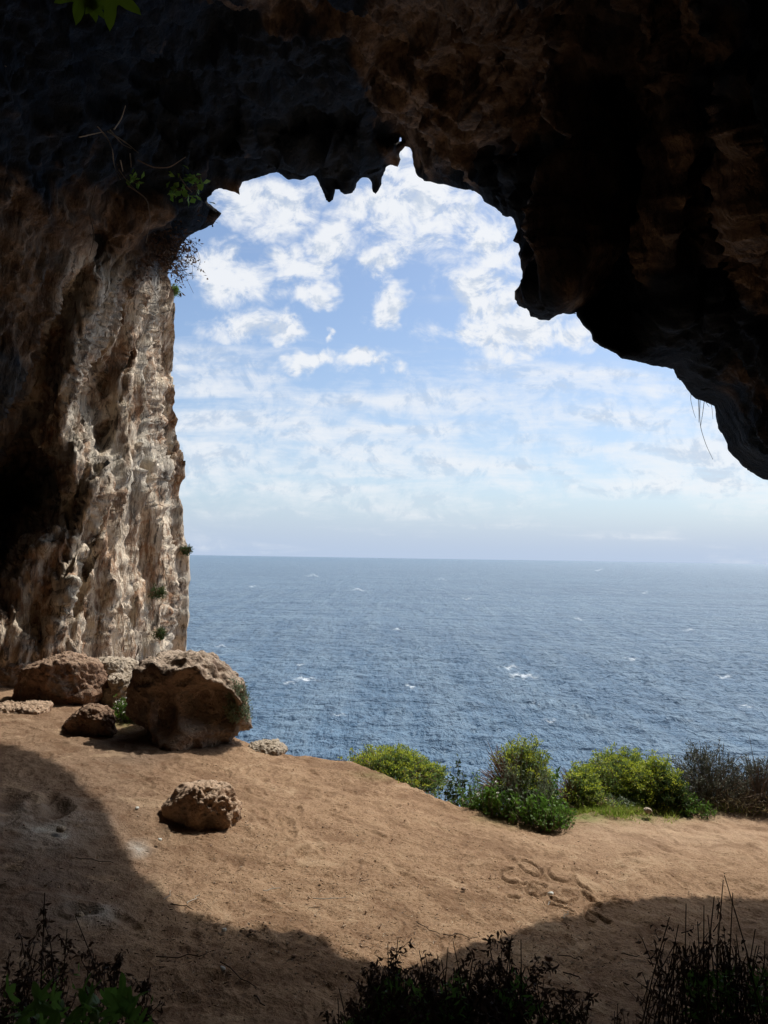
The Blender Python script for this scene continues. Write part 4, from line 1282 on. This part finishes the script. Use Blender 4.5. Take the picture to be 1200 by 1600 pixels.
def litter():
    r = np.random.default_rng(77)
    m = MB()
    zones = ((500, 1380, 480, 170, 2400), (880, 1500, 150, 60, 420), (620, 1480, 160, 40, 260), (300, 1510, 200, 70, 420), (300, 1230, 120, 60, 260), (1000, 1400, 260, 80, 260))
    P = []
    for (qx, qy, rx, ry, n) in zones:
        px_ = qx + r.normal(size=n) * rx * .6; py_ = qy + r.normal(size=n) * ry * .6
        for a, b_ in zip(px_, py_):
            if not 1190 < b_ < 1600: continue
            v = ray(a, b_)
            # closed form start, then two corrections
            y = (H - .25) / -v[2]
            for _ in range(4): y = (H - float(gz(v[0] * y, y))) / -v[2]
            if y > float(edge_y(v[0] * y)) - .3 or y < 2: continue
            P.append((v[0] * y, y, float(gz(v[0] * y, y)) + .012))
    P = np.array(P); n = len(P)
    # loose gravel among it
    V0, T0 = ICO[3]
    sel = P[r.permutation(n)[:1100]]
    V0, T0 = ico(1)
    sz = .003 + .008 * r.random(len(sel)) ** 4
    VV = sel[:, None] + V0[None] * sz[:, None, None] * (.7 + .6 * r.random((len(sel), len(V0), 1)))
    VV[..., 2] -= .004
    TT = (np.arange(len(sel))[:, None, None] * len(V0) + T0[None]).reshape(-1, 3)
    go = mesh('gravel', VV.reshape(-1, 3), None, M_b_lone, tris=TT, smooth=False)
    tag(go, 'loose bits of gravel scattered over the brown earth', 'gravel', kind='stuff')
    D_ = r.normal(size=(n, 3)) * np.array([1, 1, .12])
    m.leaves(P, D_, .012 + .03 * r.random(n) ** 2, .006, r, .3)
    return tag(m.build('leaf_litter', M_litter), 'scattered crumbs of dry leaf and bark on the earth', 'litter', kind='stuff')


M_litter = leaf_material('dry_litter', (.035, .02, .012), (.16, .10, .06), .1, dry=(.5, .42, .30))
litter()

# ------------------------------------------------------------------ sky
def build_world():
    w = bpy.data.worlds.new('World'); bpy.context.scene.world = w
    w.use_nodes = True
    w.cycles.sampling_method = 'MANUAL'; w.cycles.sample_map_resolution = 512
    t = w.node_tree
    for n in list(t.nodes): t.nodes.remove(n)
    g = G(t)
    out = g.n('ShaderNodeOutputWorld'); bg = g.n('ShaderNodeBackground')
    bg.inputs[1].default_value = .1
    t.links.new(bg.outputs[0], out.inputs[0])
    sky = g.n('ShaderNodeTexSky', sky_type='NISHITA')
    sky.sun_disc = False; sky.sun_elevation = SUN_EL; sky.sun_rotation = SUN_AZ
    sky.air_density = 1.; sky.dust_density = .8; sky.ozone_density = 2.
    gen = g.n('ShaderNodeTexCoord').outputs['Generated']
    sp = g.n('ShaderNodeSeparateXYZ'); t.links.new(gen, sp.inputs[0])
    x, y, z = sp.outputs
    # direction as tangents in front of the cave, where the clouds of the day stood
    yy = g.math('MAXIMUM', y, .05)
    a = g.math('DIVIDE', x, yy); b = g.math('DIVIDE', z, yy)
    ab = g.n('ShaderNodeCombineXYZ'); t.links.new(a, ab.inputs[0]); t.links.new(b, ab.inputs[1])
    zz = g.math('ADD', g.math('MAXIMUM', z, 0.), .10)
    cp = g.n('ShaderNodeCombineXYZ')
    t.links.new(g.math('DIVIDE', x, zz), cp.inputs[0]); t.links.new(g.math('DIVIDE', y, zz), cp.inputs[1])
    cloudp = cp.outputs[0]
    wn = g.n('ShaderNodeTexNoise'); t.links.new(ab.outputs[0], wn.inputs[0]); wn.inputs['Scale'].default_value = 9.; wn.inputs['Detail'].default_value = 4.; wn.inputs['Roughness'].default_value = .65
    wv = g.vmath('MULTIPLY', g.vmath('SUBTRACT', wn.outputs[1], (.5, .5, .5)), (.16, .12, 0))
    abw = g.vmath('ADD', ab.outputs[0], wv)
    nA = g.noise(cloudp, 4.2, 3, .60, .25)
    nB = g.noise(g.scale(ab.outputs[0], (1., 1.2, 1)), 19., 6, .66, .4)
    nC = g.noise(g.vmath('ADD', g.scale(ab.outputs[0], (1., 1.2, 1)), (.005, .018, 0)), 19., 4, .62, .4)
    nS = g.noise(g.scale(ab.outputs[0], (.42, 3.0, 1)), 7.5, 6, .6, .3)
    blobs = [(390, 308, 55, 30, 1), (440, 325, 48, 38, .9), (375, 422, 52, 40, 1), (518, 372, 36, 28, 1), (472, 408, 38, 26, 1), (480, 450, 34, 18, .7), (600, 414, 22, 15, .9), (600, 470, 26, 28, .9),
             (570, 325, 50, 30, .9), (640, 335, 70, 60, 1.1), (700, 335, 60, 45, 1.1), (660, 270, 60, 40, 1), (760, 370, 60, 45, 1.1), (765, 455, 55, 45, 1.1), (800, 510, 90, 30, 1), (875, 525, 60, 22, 1), (385, 500, 60, 26, .9), (450, 512, 26, 20, .8),
             (525, 512, 10, 18, .6), (490, 560, 34, 16, .7), (570, 575, 50, 14, .7), (320, 410, 30, 22, .6), (730, 515, 30, 16, .6)]
    dmin = None
    for (px, py, rx, ry, wgt) in blobs:
        v = ray(px, py); k = .55 + .45 * wgt
        nd = g.n('ShaderNodeVectorMath', operation='MULTIPLY_ADD')
        t.links.new(abw, nd.inputs[0])
        sx, sy = FPX / rx / k, FPX / ry / k
        nd.inputs[1].default_value = (sx, sy, 0); nd.inputs[2].default_value = (-v[0] * sx, -v[2] * sy, 0)
        q = g.vmath('LENGTH', nd.outputs[0], out=1)
        dmin = q if dmin is None else g.math('MINIMUM', dmin, q)
    cov = g.ramp(dmin, 2.5, 0.)
    f = g.math('ADD', g.math('MULTIPLY', cov, .66), g.math('MULTIPLY', g.math('SUBTRACT', nB, .5), g.math('ADD', g.math('MULTIPLY', cov, 1.1), .75)))
    cum = g.ramp(f, .13, .66)
    # layered bank above the horizon
    hy = lambda p: (871 - p) / FPX
    tilt = g.math('SUBTRACT', b, g.math('MULTIPLY', a, -.04))
    up = g.ramp(tilt, hy(505), hy(590)); lo = g.ramp(b, hy(862), hy(740), .25, 1.)
    bank = g.math('MULTIPLY', up, lo)
    sd_ = g.vmath('DOT_PRODUCT', gen, (math.cos(SUN_EL) * math.sin(SUN_AZ), math.cos(SUN_EL) * math.cos(SUN_AZ), math.sin(SUN_EL)), out=1)
    fill_glow = g.math('POWER', g.math('MAXIMUM', sd_, 0.), 26.)
    f2 = g.math('ADD', g.math('MULTIPLY', bank, .42), g.math('MULTIPLY', g.math('SUBTRACT', nS, .5), 1.5))
    f2 = g.math('ADD', f2, g.math('MULTIPLY', g.math('MULTIPLY', g.math('SUBTRACT', nB, .5), bank), .75))
    lay = g.math('MULTIPLY', g.ramp(f2, .13, .66), .85)
    veil = g.math('ADD', g.math('MULTIPLY', g.ramp(b, hy(420), hy(800)), .32), g.math('MULTIPLY', g.ramp(b, hy(740), hy(871)), .62))
    infront = g.ramp(y, .2, .45)
    elsewhere = g.math('MULTIPLY', g.ramp(nA, .47, .62), g.ramp(infront, 1, 0))
    cl = g.math('MAXIMUM', g.math('MULTIPLY', g.math('MAXIMUM', cum, lay), infront), elsewhere)
    # parts with more cloud between them and the sun are greyer
    under = g.math('ADD', g.math('SUBTRACT', nC, nB), g.math('MULTIPLY', g.math('SUBTRACT', nS, .5), .45))
    white = g.mix(g.math('MULTIPLY', g.ramp(under, -.02, .16), .8), (8.4, 8.6, 8.9), (5.0, 5.8, 7.0))
    hz = (4.5, 5.6, 7.4)
    skyc = g.mix(1., sky.outputs[0], (1.15, 1.17, 1.20), 'MULTIPLY')
    c = g.mix(veil, skyc, hz)
    c = g.mix(g.math('MULTIPLY', cl, .93), c, white)
    # glow added round the unseen sun to brighten the shaded floor
    c = g.mix(fill_glow, c, (75., 72., 66.))
    t.links.new(c, bg.inputs[0])


build_world()
L = bpy.data.lights.new('sun', 'SUN'); L.energy = 3.6; L.angle = math.radians(.5); L.color = (1, .955, .88)
so = bpy.data.objects.new('sun', L); C.objects.link(so)
sdir = Vector((math.cos(SUN_EL) * math.sin(SUN_AZ), math.cos(SUN_EL) * math.cos(SUN_AZ), math.sin(SUN_EL)))
so.rotation_euler = sdir.to_track_quat('Z', 'Y').to_euler()
so.location = sdir * 40

# ------------------------------------------------------------------ camera
cam = bpy.data.cameras.new('camera')
cam.sensor_fit = 'VERTICAL'; cam.sensor_height = 36; cam.lens = 36 * FPX / 1600
cam.clip_start = .05; cam.clip_end = 200000
co = bpy.data.objects.new('camera', cam); C.objects.link(co)
from mathutils import Matrix
Mx = Matrix(((CR[0], CU[0], -CF[0], 0), (CR[1], CU[1], -CF[1], 0), (CR[2], CU[2], -CF[2], H), (0, 0, 0, 1)))
co.matrix_world = Mx
bpy.context.scene.camera = co
sc = bpy.context.scene
sc.view_settings.view_transform = 'Standard'; sc.view_settings.look = 'None'
sc.view_settings.exposure = 0.1; sc.view_settings.gamma = 1
sc.cycles.max_bounces = 6; sc.cycles.diffuse_bounces = 6; sc.cycles.glossy_bounces = 2; sc.cycles.transmission_bounces = 2; sc.cycles.caustics_reflective = False; sc.cycles.use_denoising = True
